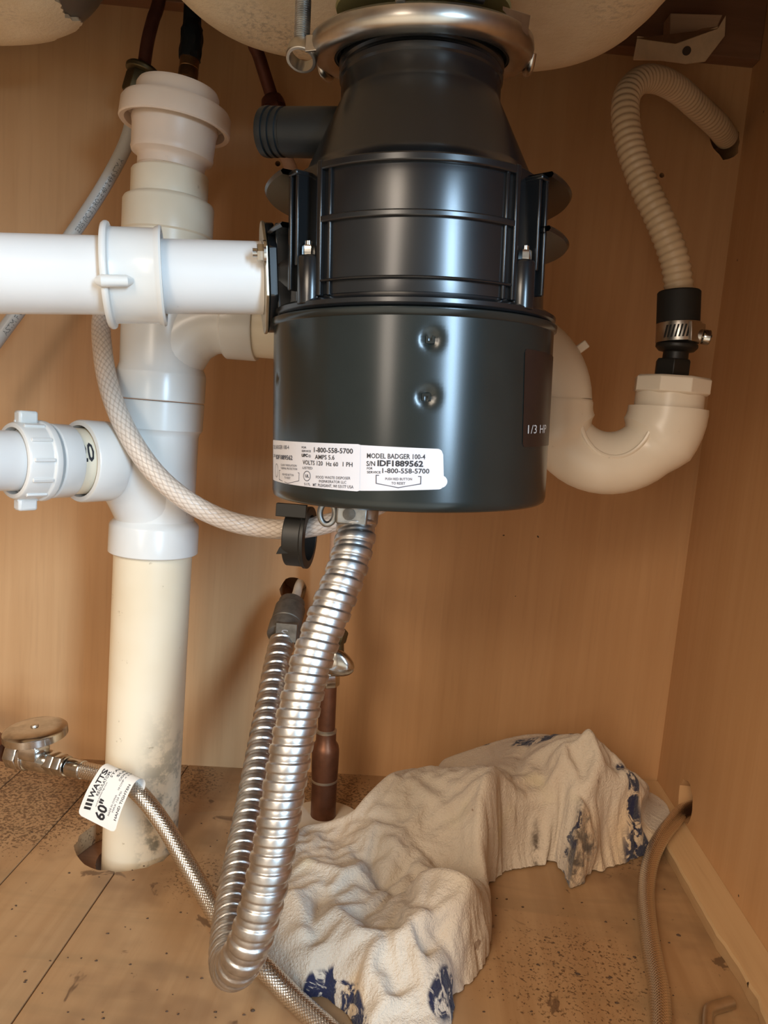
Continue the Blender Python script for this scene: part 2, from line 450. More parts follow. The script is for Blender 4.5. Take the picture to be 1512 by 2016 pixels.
hole(wall_r, P_RHOLE + np.array([0, .002, .006]), (-1, 0, 0), .0185, .045, .10, 7)
mk('wall_left', bb(XL - .02, XL, .135, .78, -.02, ZC + .03), 'wall_wood_side', kind='structure')
ceil_ = mk('ceiling', bb(XL - .02, XR + .05, .10, .80, ZC, ZC + .035), 'counter', kind='structure')
floor = mk('floor', bb(XL, XR + .02, .12, .78, -.034, -.017), 'raw_wood', kind='structure')
cut(floor, prism([(-.1965 + .033 * cos(2 * pi * i / 32), .56 + .033 * sin(2 * pi * i / 32), -.04) for i in range(32)], (0, 0, .03)))
# pale floor added in front of the cabinet, unseen, to bounce daylight under the sink
mk('floor', bb(-2.4, 2.4, -2.8, .10, -.17, -.14), 'bounce_tile', kind='structure')
HO = np.array([-.2045, .556])
def hole_poly(z):
    rnd = random.Random(3); k = 36
    return [(HO[0] + (.0395 + rnd.uniform(-.0012, .0012)) * cos(2 * pi * i / k), HO[1] + (.0395 + rnd.uniform(-.0012, .0012)) * sin(2 * pi * i / k), z) for i in range(k)]
seams = [XL, -.6265, -.5555, -.4845, -.4135, -.342, -.2705, -.199, XR]
for a, b in zip(seams, seams[1:]):
    p = mk('plank', bb(a + .00045, b - .00045, .12, .78, -.0165, 0), 'floor', floor, bevel=.0006)
    if a < -.15 and b > -.26: cut(p, prism(hole_poly(-.03), (0, 0, .05)))
# back rail under the counter, raw and dark, and a thin lit strip
mk('trim_1', prism([(XL, bw(XL) - .016, .672), (XR, bw(XR) - .016, .683), (XR, bw(XR) - .016, ZC), (XL, bw(XL) - .016, ZC)], (0, .016, 0)), 'raw_wood', kind='structure', bevel=.001)
# unseen face frame, added to shade the inside, its rail set low for that
mk('trim_2', bb(XL, XR, .115, .135, .555, ZC), 'wall_wood_side', kind='structure')
mk('trim_3', bb(.215, XR + .05, .115, .135, -.02, ZC), 'wall_wood_side', kind='structure')
# wooden batten on the floor along the right wall, its inner edge chipped
rnd = random.Random(5); edge = []
for i in range(46):
    y = .30 + (.735 - .30) * i / 45
    x = .2335 + (rnd.uniform(0, .0022) if .42 < y < .50 else rnd.uniform(0, .0005))
    if .44 < y < .475: x += .0025
    edge.append((x, y))
Vb = []; Fb = []
for x, y in edge: Vb += [(x + .0015, y, .0002), (x, y, .0105), (x + .0012, y, .0125), (XR - .0002, y, .0125), (XR - .0002, y, .0002)]
for i in range(45):
    for k in range(5): Fb.append((i * 5 + k, i * 5 + (k + 1) % 5, i * 5 + 5 + (k + 1) % 5, i * 5 + 5 + k))
Fb += [(4, 3, 2, 1, 0), tuple(45 * 5 + k for k in range(5))]
mk('baseboard_right', G(Vb, Fb), 'batten', kind='structure', angle=25)

# ------------------------------------------------------------------ sink
def bowl_pt(cx, cy, hx, hy, zb, ztop, t, a, rc=.11, rf=.055, lift=0.0):
    """t: 0..1 along the profile from the bottom centre up the wall; a: angle round the bowl"""
    c, s = cos(a), sin(a); e = 2 / 4.8
    ux = abs(c) ** e * (1 if c >= 0 else -1); uy = abs(s) ** e * (1 if s >= 0 else -1)
    L1 = .45; L2 = .8
    if t < L1: k = t / L1; ins = rf; z = zb; f = k; dr = 0; nz = -lift; nr = 0
    elif t < L2:
        q = (t - L1) / (L2 - L1) * pi / 2; f = 1; dr = rf * sin(q); z = zb + rf * (1 - cos(q)); nz = -lift * cos(q); nr = lift * sin(q)
    else:
        q = (t - L2) / (1 - L2); f = 1; dr = rf + .010 * q; z = zb + rf + (ztop - zb - rf) * q; nz = 0; nr = lift
    bx, by = hx - rf, hy - rf
    l = sqrt((ux * by) ** 2 + (uy * bx) ** 2) + 1e-9; nx_, ny_ = ux * by / l, uy * bx / l
    return np.array([cx + ux * bx * f + nx_ * (dr + nr), cy + uy * by * f + ny_ * (dr + nr), z + nz])
sink = thing('sink', (-.2, .40, ZC), 'double bowl steel sink with cream sprayed undercoat seen from below at the top', 'sink')
def make_bowl(cx, hx, tlim, seed):
    cy, hy, zt = .402, .206, ZC - .0005; zb = .593 if cx > -.2 else .590
    na, ntt = 260, 44
    def build(t0, t1, lift, rag):
        V = []; F = []; rnd = random.Random(seed); ph = [rnd.uniform(0, 6.28) for _ in range(6)]; jit = [0.0]
        for _ in range(na - 1): jit.append(jit[-1] * .7 + rnd.uniform(-.7, .7))
        for j in range(ntt + 1):
            for i in range(na):
                a = 2 * pi * i / na
                tt = t1
                if rag: tt = t1 + .05 * sin(a * 2 + ph[0]) + .025 * sin(a * 5 + ph[1]) + .012 * sin(a * 13 + ph[2]) + .010 * jit[i] + tlim(a)
                t = t0 + (tt - t0) * j / ntt
                V.append(bowl_pt(cx, cy, hx, hy, zb, zt, t, a, lift=lift))
        for j in range(ntt):
            for i in range(na): F.append((j * na + i, j * na + (i + 1) % na, (j + 1) * na + (i + 1) % na, (j + 1) * na + i))
        return V, F, na
    V, F, _ = build(.0, 1.0, 0, False)
    b = mk('bowl', G(V, F), 'sink_steel', sink, angle=60)
    V1, F1, n = build(.0, .66, .0028, True)
    k = len(V1); L = ntt * n; e0 = [V1[L + i] for i in range(n)]
    V2, _, _ = build(.0, .66, .0002, True)
    V1 += [V2[L + i] for i in range(n)]
    F1 += [(L + i, L + (i + 1) % n, k + (i + 1) % n, k + i) for i in range(n)]
    mk('undercoat', G(V1, F1), 'undercoat', b, angle=60, label='cream sprayed undercoat with ragged edge')
make_bowl(-.034, .171, lambda a: .0, 11)
make_bowl(-.396, .176, lambda a: -.06, 5)
# ------------------------------------------------------------------ disposer, its mounting and its drain
DA = np.array([-.055, 0, 1.0]); DA /= np.linalg.norm(DA); DX = np.cross(np.array([0, 1.0, 0]), DA); DX /= np.linalg.norm(DX); DY = np.array([0, 1.0, 0])
DO = np.array([-.0060, .435, .3055])
def dp(r, th, h): return DO + DX * r * sin(th) - DY * r * cos(th) + DA * h       # th = 0 faces the camera
def dl(prof, seg=96): return lathe(prof, DO, DA, seg)
def arc_box(r0, r1, t0, t1, h0, h1, n=12):
    V = []; F = []
    for i in range(n + 1):
        t = t0 + (t1 - t0) * i / n
        V += [dp(r0, t, h0), dp(r1, t, h0), dp(r1, t, h1), dp(r0, t, h1)]
    for i in range(n):
        for k in range(4): F.append((i * 4 + k, i * 4 + (k + 1) % 4, i * 4 + 4 + (k + 1) % 4, i * 4 + 4 + k))
    F += [(3, 2, 1, 0), tuple(n * 4 + k for k in range(4))]
    return G(V, F)
RC = .0770
def pxdisp(px, py, R=RC):
    th, h = newton(lambda t, h: dp(R, t, h), px, py, math.asin(max(-.95, min(.95, (px - 812) / 277))), .05); return th, h
disp = thing('garbage_disposer', DO, 'black under-sink garbage disposer with dented metal motor can and white labels', 'disposer')
# motor can, with the two struck dimples
dents = [pxdisp(848, 668), pxdisp(840, 782), pxdisp(546, 745)]
def can_r(th, h):
    r = RC
    for i, (t, hh) in enumerate(dents):
        d2 = ((th - t) * RC) ** 2 + (h - hh) ** 2
        r -= (.0024 if i < 2 else .0014) * math.exp(-d2 / (.0036 if i < 2 else .0022) ** 2)
    return r
V = []; F = []; nt, nh = 260, 46
hs = [.0035 + (.0895 - .0035) * j / nh for j in range(nh + 1)]
rows = [[dp(.0005, 2 * pi * i / nt, .0008) for i in range(nt)], [dp(.0705, 2 * pi * i / nt, .0006) for i in range(nt)], [dp(.0748, 2 * pi * i / nt, .0) for i in range(nt)], [dp(.0764, 2 * pi * i / nt, .0011) for i in range(nt)]]
def th_of(i): t = 2 * pi * i / nt; return t - 2 * pi if t > pi else t
rows += [[dp(can_r(th_of(i), h), th_of(i), h) for i in range(nt)] for h in hs]
rows += [[dp(r, 2 * pi * i / nt, h) for i in range(nt)] for r, h in ((RC, .0915), (.0784, .0925), (.0786, .0950), (.0772, .0957), (.070, .0957))]
for rr in rows: V += rr
for j in range(len(rows) - 1):
    for i in range(nt): F.append((j * nt + i, j * nt + (i + 1) % nt, (j + 1) * nt + (i + 1) % nt, (j + 1) * nt + i))
can = mk('motor_can', G(V, F), 'black_paint', disp, angle=50)
for (t, h) in dents[:2]:
    s = 1 if h > .06 else -1
    g = join(*[box(dp(RC - .0020, t + a / RC, h + b), (sx, .0012, sz), (DX, DY, DA)) for a, b, sx, sz in ((-.0015, 0, .0006, .0016), (.0015, 0, .0006, .0016), (0, -s * .0012, .0018, .0006))])
    mk('dent_tab', g, 'black_paint', can)
# grinding chamber
hous = mk('grind_housing', dl([(.0600, .0958), (.0765, .0962), (.0775, .0975), (.0775, .0995), (.0752, .1010), (.0712, .1016), (.0706, .104), (.0690, .164), (.0684, .1662), (.0630, .1700), (.0605, .1735), (.0432, .2105), (.0428, .2130), (.0428, .2215), (.0437, .2225), (.0439, .2250), (.0428, .2260), (.0428, .2275), (.0440, .2285), (.0440, .2310), (.0432, .2320), (.0432, .240)]), 'black_plastic', disp, angle=32)
TP = radians(40); TC = radians(1.6)
fr = join(*([arc_box(.068, .0738, TC - TP, TC + TP, a, b, 28) for a, b in ((.1605, .1645), (.1362, .1395), (.1085, .1100), (.0985, .1000))] +
            [arc_box(.066, .0740, TC + s * TP - radians(1.3), TC + s * TP + radians(1.3), .102, .1650, 2) for s in (-1, 1)] +
            [arc_box(.066, .0728, TC + s * (TP - radians(4.4)) - radians(.9), TC + s * (TP - radians(4.4)) + radians(.9), .102, .1620, 2) for s in (-1, 1)]))
mk('panel_rib', fr, 'black_plastic', disp, bevel=.0010, angle=30)
pan = grid(lambda u, v: dp(.0712 + .0009 * sin(pi * u) * sin(pi * v) ** .5, TC - TP + 2 * TP * u, .103 + .0595 * v), 40, 20)
mk('front_panel', pan, 'black_plastic', disp, label='smooth curved front panel between ribs')
for s in (-1, 1):
    t0 = TC + s * radians(51.5)
    post = join(arc_box(.066, .0775, t0 - s * radians(1.6) - radians(.8), t0 - s * radians(1.6) + radians(.8), .1175, .1615, 2), arc_box(.066, .0785, t0 + s * radians(2.0) - radians(.9), t0 + s * radians(2.0) + radians(.9), .106, .1615, 2), arc_box(.066, .0745, t0 - radians(2), t0 + radians(2), .100, .1610, 2), arc_box(.066, .0787, t0 - radians(2.8), t0 + radians(2.8), .1600, .1625, 3))
    mk('corner_post', post, 'black_plastic', disp, bevel=.0007, angle=30)
    tb = TC + s * radians(45.8)
    bs = mk('screw_boss', join(lathe([(.0062, 0), (.0062, .022), (.0052, .0235), (.0, .0235)], dp(.0725, tb, .0985), DA, 20), arc_box(.069, .0735, tb - radians(5.2), tb + radians(5.2), .0985, .1165, 6)), 'black_plastic', disp, bevel=.0006)
    mk('screw', join(hexnut(dp(.0735, tb, .1222), DA, .0032, .0045), lathe([(.0018, 0), (.0018, .002)], dp(.0735, tb, .1267), DA, 12)), 'chrome', bs)
for h in (.1625, .1375):
    g = lathe([(.066, h - .0015), (.0815, h - .0013), (.0825, h), (.0815, h + .0013), (.066, h + .0015)], DO, DA, 60, radians(-37), radians(217))
    # basis() of the axis starts at +X, so the arc runs round the back
    mk('rear_flange', g, 'black_plastic', disp)
# dishwasher inlet
pi0 = at(520, 260, .455); pi1 = at(690, 262, .440); di = (pi1 - pi0) / np.linalg.norm(pi1 - pi0); Li = np.linalg.norm(pi1 - pi0)
ri = .0132
mk('dishwasher_inlet', lathe([(.0, .0012), (.0102, .0012), (.0104, 0), (ri, .0004), (ri + .0004, .0022), (ri + .0004, .0042), (ri - .0006, .0046), (ri - .0006, .0056), (ri + .0002, .006), (ri + .0002, .0082), (ri - .0008, .0086), (ri - .0008, .0096), (ri, .010), (ri, .0125), (ri - .0008, .013), (ri - .0008, .0144), (ri, .015), (ri, Li)], pi0, di, 40), 'inlet_rubber', disp)
# discharge outlet on the left: black box, diamond flange
p_fl = at(520, 548, .421); p_out = at(-60, 538, .3815); dd = (p_out - p_fl) / np.linalg.norm(p_out - p_fl)
tdir = np.array([-dd[1], dd[0], 0]); tdir /= np.linalg.norm(tdir)
if tdir[1] > 0: tdir = -tdir
updir = np.cross(dd, tdir); updir *= np.sign(updir[2])
def flange_poly(c, a, b, n=32):
    out = []
    for i in range(n):                                   # flat-sided plate with rounded chamfers
        t = 2 * pi * (i + .5) / n; k = max(abs(cos(t)) / .80, abs(sin(t)), (abs(cos(t)) + abs(sin(t)) * 1.0) / 1.22)
        out.append(c + tdir * a * cos(t) / k * .98 + updir * b * sin(t) / k)
    return out
hb = mk('discharge_outlet', join(lathe([(.0255, -.060), (.0255, -.022), (.0215, -.004), (.0215, 0)], p_fl - dd * .0025, dd, 40), prism(flange_poly(p_fl - dd * .0055, .031, .0285), dd * .0045),
    box(p_fl - dd * .026 + updir * .001 + tdir * .004, (.021, .017, .0235), (dd, tdir, updir))), 'black_plastic', disp, bevel=.0006, angle=30)
fp = mk('flange_plate', prism(flange_poly(p_fl - dd * .0008, .0325, .0292), dd * .0018), 'steel_plate', disp, bevel=.0004, label='thin zinc flange plate')
pb = p_fl + tdir * .0262 + updir * .0085
mk('flange_bolt', join(hexnut(pb + dd * .001, dd, .0045, .004), lathe([(.0062, 0), (.0062, .0012)], pb + dd * .0006, dd, 20), lathe([(.0022, 0), (.0022, .0022), (.0, .0024)], pb + dd * .005, dd, 12)), 'chrome', fp)

# labels round the can
def can_f(lift): return lambda u, h: dp(RC + lift, u / RC, h)
def can_uv(px, py): t, h = pxdisp(px, py); return np.array([t * RC, h])
def patch(corners, r, lift, n=14, nc=5):
    """rounded label: corners = tl, tr, br, bl in (u, h)"""
    tl, tr, br, bl = [np.array(c) for c in corners]; f = can_f(lift); V = []; F = []
    m = 60; out = []
    for k in range(m + 1):
        u = k / m; top = tl + (tr - tl) * u; bot = bl + (br - bl) * u
        d = min(u, 1 - u) * np.linalg.norm(tr - tl); ins = 0.0
        if d < r: ins = r - sqrt(max(0, r * r - (r - d) ** 2))
        e = (bot - top) / np.linalg.norm(bot - top); out.append((top + e * ins, bot - e * ins))
    for a, b in out: V += [f(*a), f(*b), can_f(0.0)(*a), can_f(0.0)(*b)]
    for k in range(m): F += [(4 * k, 4 * k + 1, 4 * k + 5, 4 * k + 4), (4 * k, 4 * k + 4, 4 * k + 6, 4 * k + 2), (4 * k + 1, 4 * k + 3, 4 * k + 7, 4 * k + 5)]
    return G(V, F)
def print_lines(name, parent, lines, lift, m, strokes=()):
    gs = []
    for body, x0, y0, x1, y1, hpx, bold in lines:
        gs.append(text_on(can_f(lift), body, can_uv(x0, y0), can_uv(x1, y1), hpx * .358 / 1500, bold))
    for pts, w in strokes: gs.append(stroke_on(can_f(lift), [can_uv(*p) for p in pts], w * .358 / 1500))
    return mk(name, join(*gs), m, parent, fix=False)
labR = mk('serial_label', patch([can_uv(700, 875.5), can_uv(872, 884), can_uv(874, 963), can_uv(700, 966)], .0026, .00025), 'label_white', disp, label='white serial number label with rounded right end')
mk('label_tab', patch([can_uv(862, 936), can_uv(880.5, 936.5), can_uv(880.5, 959), can_uv(862, 961)], .0028, .00022), 'label_white', labR)
labL = mk('rating_label', patch([can_uv(539.5, 866), can_uv(710.5, 874.5), can_uv(708.5, 967.5), can_uv(539.5, 944.5)], .0004, .0005), 'label_white', disp, label='white rating label wrapped round the left of the can')
print_lines('lettering', labR, [
    ('MODEL BADGER 100-4', 723, 901.5, 837, 904, 9.5, .012), ('S/N', 722, 917, 739, 917.3, 9.5, .012), ('IDF1889562', 743.5, 917, 833, 918.5, 11, .035),
    ('FOR', 723, 924, 734, 924.2, 4.5, .01), ('SERVICE', 723, 931.5, 750, 932, 4.5, .01), ('1-800-558-5700', 753, 931, 845, 932, 9.5, .014)], .00045, 'ink')
print_lines('worn_lettering', labR, [('PUSH RED BUTTON', 759, 945, 811, 945.5, 5, 0), ('TO RESET', 771, 953.5, 798, 954, 5, .004)], .00045, 'ink_soft',
    [([(741, 935.5), (828.5, 938), (828, 952.5), (784, 960), (741, 951.5), (741, 935.5)], 1.6)])
print_lines('lettering', labL, [
    ('1-800-558-5700', 620, 890, 696, 893, 10, .014), ('AMPS 5.6', 622, 903.5, 660, 905, 9, .008), ('VOLTS 120', 598, 914, 637, 916.5, 9, .008), ('Hz 60', 644, 917, 667, 918, 8.5, .008), ('1 PH', 676, 918, 695, 919, 9, .008),
    ('FOR', 596, 882.5, 605, 883, 4, .01), ('SERVICE', 596, 889.5, 614, 890.2, 4, .01), ('UPC', 596, 899, 608, 899.5, 6, .05), ('LISTED', 598, 923, 617, 924, 5, 0)], .0007, 'ink')
print_lines('worn_lettering', labL, [
    ('DEL BADGER 100-4', 541, 883.5, 571, 884.5, 8.5, .0), ('S/N', 541, 900, 544.5, 900.2, 7, 0), ('IDF1889562', 546, 903.5, 578, 905.5, 9.5, .02),
    ('CLASS F INSULATION', 555, 917, 586, 919, 4.5, .0), ('THERMAL PROTECTION', 555, 923.5, 587, 925.5, 4.5, .0), ('PUSH RED BUTTON', 558, 935.5, 580, 937.5, 4.5, 0), ('TO RESET', 562, 942, 574, 943.5, 4.5, 0),
    ('FOOD WASTE DISPOSER', 624, 941.5, 691, 944, 5.5, 0), ('INSINKERATOR LLC', 630, 949.5, 683, 952, 5.5, .0), ('MT. PLEASANT, WI 53177 USA', 618, 957, 697, 961.5, 6, .004), ('517L', 601, 955, 613, 955.8, 5, 0),
    ('UL', 603, 939.5, 610, 940, 6, .03), ('®', 609, 900.5, 614, 901, 6, 0)], .0007, 'ink_soft',
    [([(552, 926), (591, 931), (590.5, 946.5), (569, 951.5), (552, 944), (552, 926)], 1.1),
     ([(606.3 + 6.6 * cos(a * pi / 8), 937 + 9.6 * sin(a * pi / 8)) for a in range(17)], 1.2),
     ([(546.7 + 2.6 * cos(a * pi / 8), 926 + 13 * sin(a * pi / 8)) for a in range(17)], 1.0)])
labB = mk('power_label', patch([can_uv(1033, 686), (RC * 1.72, can_uv(1033, 690)[1]), (RC * 1.72, can_uv(1028, 878)[1]), can_uv(1028, 880)], .0018, .0003), 'label_dark', disp, label='dark brown power label on the right flank')
print_lines('lettering', labB, [('1/3 HP', 1037.5, 853.5, 1073, 852, 18, 0)], .0005, 'ink_white')

# mounting: big stamped steel ring, screw stud, lug, gasket pieces above
RO = dp(0, 0, .2335); RA = DA + np.array([0, -.15, 0]); RA /= np.linalg.norm(RA)
mount = thing('disposer_mount', RO, 'stamped steel mounting ring clamping the black disposer neck to the sink', 'mounting ring')
def rl(prof, seg=72): return lathe([(r * .93, h * (.72 if h < .0159 else 1)) for r, h in prof], RO, RA, seg)
ring = mk('lower_ring', rl([(.0502, .0008), (.0540, -.0012), (.0585, -.0015), (.0612, -.0002), (.0632, .0035), (.0638, .0075), (.0632, .0125), (.0605, .0150), (.0560, .0158), (.0530, .0158), (.0530, .0146), (.0590, .0142), (.0615, .0115), (.0622, .0075), (.0610, .0035), (.0585, .0008), (.0540, .0006), (.0502, .0020), (.0502, .0008)]), 'steel', mount)
RYv = np.cross(RA, DX)
def rp(r, th, h): return RO + DX * r * sin(th) - RYv * r * cos(th) + RA * h
for s, th in ((-1, radians(-112)), (1, radians(98))):
    c = rp(.0585, th, .0005); t_ = DX * cos(th) + DY * sin(th)
    mk('rolled_tab', tube(smooth_path([c - t_ * .007 + DA * .004, c - t_ * .004 - DA * .001, c - DA * .0018, c + t_ * .004 - DA * .001, c + t_ * .007 + DA * .004], 6), .0022, 12), 'steel', ring)
mk('rubber_seal', rl([(.0486, .001), (.0499, .0012), (.0500, .004), (.0499, .007), (.0492, .008), (.0496, .010), (.0490, .013), (.0480, .0135), (.0486, .001)]), 'rubber', mount)
mk('upper_ring', rl([(.030, .036), (.052, .036), (.0535, .0385), (.0535, .0405), (.030, .0405)]), 'steel', mount)
mk('gasket', rl([(.030, .0235), (.049, .0235), (.0495, .0250), (.0490, .0265), (.030, .0265)]), 'felt', mount)
mk('sink_sleeve', rl([(.0425, .027), (.0425, .043), (.040, .043), (.040, .027), (.0425, .027)]), 'steel', mount)
def stud(px, ytop, ybot, Y, r=.0040, L=.034):
    a = at(px + 2, ybot, Y); b = a + np.array([-.001, 0, L]); pts = resample([a, b], .00022)
    return tube(pts, lambda s, t: r + .00028 * sin(2 * pi * s / .0011 - t), 14)
mk('mounting_screw', stud(592, 0, 92, .423), 'zinc', mount)
mk('mounting_screw', stud(786, -20, 6, .378, .0022), 'zinc', mount)
mk('mounting_screw', stud(985, -30, 24, .450, .0034, .008), 'zinc', mount)
lc = at(594, 97, .423)
lug = mk('screw_lug', join(lathe([(.0064, 0), (.0079, 0), (.0083, .0010), (.0083, .0070), (.0078, .0078), (.0064, .0078), (.0064, 0)], lc - np.array([0, 0, .0055]), (0.05, .50, 1), 28),
    prism([lc + np.array(p) for p in ((.003, -.0070, -.004), (.020, -.008, -.002), (.020, -.008, .006), (.003, -.0070, .004))], (0, .0016, 0))), 'steel', mount, bevel=.0003)
# clip and bracket pieces seen above the ring
mk('snap_clip', prism([rp(.050, radians(a), h) for a, h in ((14, .0140), (36, .0140), (34, .022), (26, .0195), (17, .0215))], -DY * .003 + DX * .001), 'black_matt', mount, bevel=.0005)
mk('clamp_ear', prism([rp(.056, radians(44), h) for h in (.012, .0135)] + [rp(.0605, radians(62), .0135), rp(.0605, radians(60), .004)], DY * .0016 + DA * .001), 'steel', mount)

# discharge pipe
dpipe = thing('discharge_pipe', at(300, 610, .40), 'white plastic drain tube running left from the disposer outlet', 'pipe')
p_end = p_out
Lp = np.linalg.norm(p_end - p_fl); pn = at(262, 541, .4025); sN = (pn - p_fl) @ dd
c1 = .0190
mk('outlet_tube', lathe([(c1, .0012), (c1, sN + .004), (c1 - .002, sN + .004), (c1 - .002, .0012), (c1, .0012)], p_fl, dd, 56), 'pvc_pipe', dpipe)
mk('extension_tube', lathe([(.0172, sN - .02), (.0172, sN + .006), (.0197, sN + .009), (.0197, Lp + .09), (.0172, Lp + .09), (.0172, sN - .02)], p_fl, dd, 56), 'pvc_pipe', dpipe)
q = sN
nut = mk('slip_nut', lathe([(.0226, q - .0150), (.0232, q - .0158), (.0252, q - .0156), (.0256, q - .0146), (.0248, q - .0126), (.0242, q - .0118), (.0242, q + .0086), (.0246, q + .0096), (.0266, q + .0102), (.0271, q + .0110), (.0271, q + .0122), (.0262, q + .0134), (.0205, q + .0136), (.0199, q + .012), (.0199, q - .006), (.0222, q - .008), (.0226, q - .0150)], p_fl, dd, 64), 'pvc_white', dpipe)
e1 = newton(lambda a, b: p_fl + dd * b + (tdir * cos(a) + updir * sin(a)) * .0262, 232, 553, -.1, q)
pe = p_fl + dd * (q + .006) + (tdir * cos(e1[0]) + updir * sin(e1[0])) * .0248
re_ = tdir * cos(e1[0]) + updir * sin(e1[0])
mk('nut_lug', tube([pe - dd * .0065 - re_ * .001, pe - dd * .005 + re_ * .0015, pe + dd * .0065 + re_ * .0025, pe + dd * .0085 + re_ * .001], [.0020, .0030, .0032, .0022], 14), 'pvc_white', nut)

# ------------------------------------------------------------------ drain stack behind on the left
SY = .56; SX = -.1965
def sz(px, py): return at(px, py, SY)[2]
stack = thing('drain_stack', (SX, SY, -.03), 'tall white and cream plastic drain stack standing through the floor hole', 'drain pipe')
def sl(prof, seg=64): return lathe(prof, (SX, SY, 0), (0, 0, 1), seg)
z = {k: sz(x, y) for k, (x, y) in dict(t0=(328, 342), t1=(328, 392), t2=(326, 398), t3=(325, 462), b0=(320, 478), s1=(315, 722), s2=(315, 734), j=(313, 788), s3=(310, 846), h0=(295, 1022), h1=(293, 1030), h2=(292, 1086)).items()}
zbr = sz(440, 634); zbl = sz(265, 905)
mk('adapter', sl([(.0225, z['t0'] + .002), (.0262, z['t0']), (.0268, z['t0'] - .001), (.0268, z['t1']), (.0308, z['t2']), (.0318, z['t2'] - .002), (.0318, z['t3']), (.0305, z['t3'] - .0012), (.0303, z['b0'] - .006), (.02, z['b0'] - .006)]), 'pvc_cream', stack)
mk('upper_tee', join(sl([(.02, z['b0'] - .004), (.0312, z['b0'] - .004), (.0316, z['b0'] - .006), (.0310, zbr + .04), (.0296, zbr + .035), (.0296, z['s1'] + .001), (.0318, z['s2'] + .0005), (.0322, z['s2'] - .001), (.0322, z['j'] + .0006), (.0314, z['j']), (.02, z['j'])]),
    tube(smooth_path([(SX - .004, SY, zbr - .042), (SX + .006, SY, zbr - .024), (SX + .018, SY, zbr - .009), (SX + .034, SY, zbr - .001), (SX + .052, SY, zbr)], 6), [.0285 - .0065 * i / 24 for i in range(25)], 40),
    lathe([(.0222, 0), (.0252, .0008), (.0262, .0022), (.0262, .0225), (.0256, .0236), (.02, .0236)], (SX + .046, SY, zbr), (1, 0, 0), 48)), 'pvc_white', stack, angle=30)
# lower fitting, its branch turned forward to the left
bd = np.array([-cos(radians(54)), -sin(radians(54)), 0])
S0 = np.array([SX, SY, 0])
def bp(t, zz=0): return S0 + bd * t + np.array([0, 0, zbl + zz])
mk('lower_tee', join(sl([(.02, z['j'] - .0006), (.0312, z['j'] - .0006), (.0320, z['j'] - .0014), (.0316, z['s3'] + .001), (.0298, z['s3'] - .001), (.0290, z['s3'] - .004), (.0286, z['h0'] + .001), (.0318, z['h1'] + .0008), (.0326, z['h1'] - .0008), (.0328, z['h2'] + .0008), (.0318, z['h2']), (.02, z['h2'])]),
    tube(smooth_path([S0 + np.array([0, 0, zbl - .050]) - bd * .004, bp(.006, -.030), bp(.018, -.012), bp(.033, -.002), bp(.050, 0)], 6), [.0275 - .0015 * i / 24 for i in range(25)], 40),
    lathe([(.0250, 0), (.0272, .0015), (.0280, .004), (.0283, .0235), (.0276, .0248), (.0246, .0250), (.0240, .0225), (.0240, .010)], bp(.038), bd, 48)), 'pvc_white', stack, angle=30)
mk('riser_pipe', sl([(.0284, z['h2'] + .006), (.0287, z['h2'] - .001), (.0287, -.05)]), 'riser', stack)
brp = mk('branch_pipe', lathe([(.0226, 0), (.0226, .014)], bp(.058), bd, 48), 'pvc_cream', stack, label='short cream branch pipe with printed number')
def br_f(u, v):      # u round the pipe, v along it
    return bp(v) + (np.array([bd[1], -bd[0], 0]) * cos(u / .0228) + np.array([0, 0, 1]) * sin(u / .0228)) * .0228
side = np.array([bd[1], -bd[0], 0]); sgn = 1 if side[1] < 0 else -1
def br_f2(u, v): return bp(v) + (side * sgn * cos(v * 0 + u / .0228) + np.array([0, 0, 1.0]) * sin(u / .0228)) * .0229
k0 = newton(lambda a, b: br_f2(a, b), 161, 909, 0, .066); k1 = newton(lambda a, b: br_f2(a, b), 187, 907, 0, .060)
d_ = np.array(k1) - np.array(k0)
Vt, Ft = text_geo('20', .02); wt = max(v[0] for v in Vt)
up_ = np.array([1.0, 0.0]) if br_f2(k0[0] + .001, k0[1])[2] > br_f2(k0[0], k0[1])[2] else np.array([-1.0, 0])
mk('lettering', G([br_f2(*(np.array(k0) + d_ * x / wt + up_ * y / .7 * .0125)) for x, y, _ in Vt], Ft), 'ink', brp, fix=False)
mk('slip_adapter', lathe([(.0215, .0), (.0240, .0), (.0246, .001), (.0248, .0130), (.0240, .0140), (.0206, .0145), (.0206, .032), (.0198, .032), (.0198, .001), (.0215, .0)], bp(.0705), bd, 48), 'pvc_white', stack)
# air admittance valve on top
AO = np.array([SX, SY, 0]) + np.array([.0015, 0, 0]); za = {k: sz(x, y) for k, (x, y) in dict(top=(343, 176), a=(343, 222), r0=(340, 213), r1=(340, 254), b=(338, 304), c=(336, 318), d=(332, 348)).items()}
AD = (.055, 0, 1)
def al(prof): return lathe([(r, h - za['d']) for r, h in prof], (SX + .0, SY, za['d']), AD, 64)
valve = thing('air_admittance_valve', (SX, SY, za['d']), 'pinkish white mushroom vent valve capping the drain stack', 'valve')
mk('valve_cap', al([(0, za['top'] + .003), (.020, za['top'] + .0025), (.0270, za['top'] + .0006), (.0284, za['top'] - .002), (.0288, za['a']), (.0300, za['r0'] + .002), (.0362, za['r0'] + .001), (.0378, za['r0'] - .0015), (.0384, za['r1'] + .001), (.0376, za['r1']), (.0345, za['r1'] + .0008), (.0345, za['r1'] + .008), (.027, za['r1'] + .009)]), 'pvc_valve', valve)
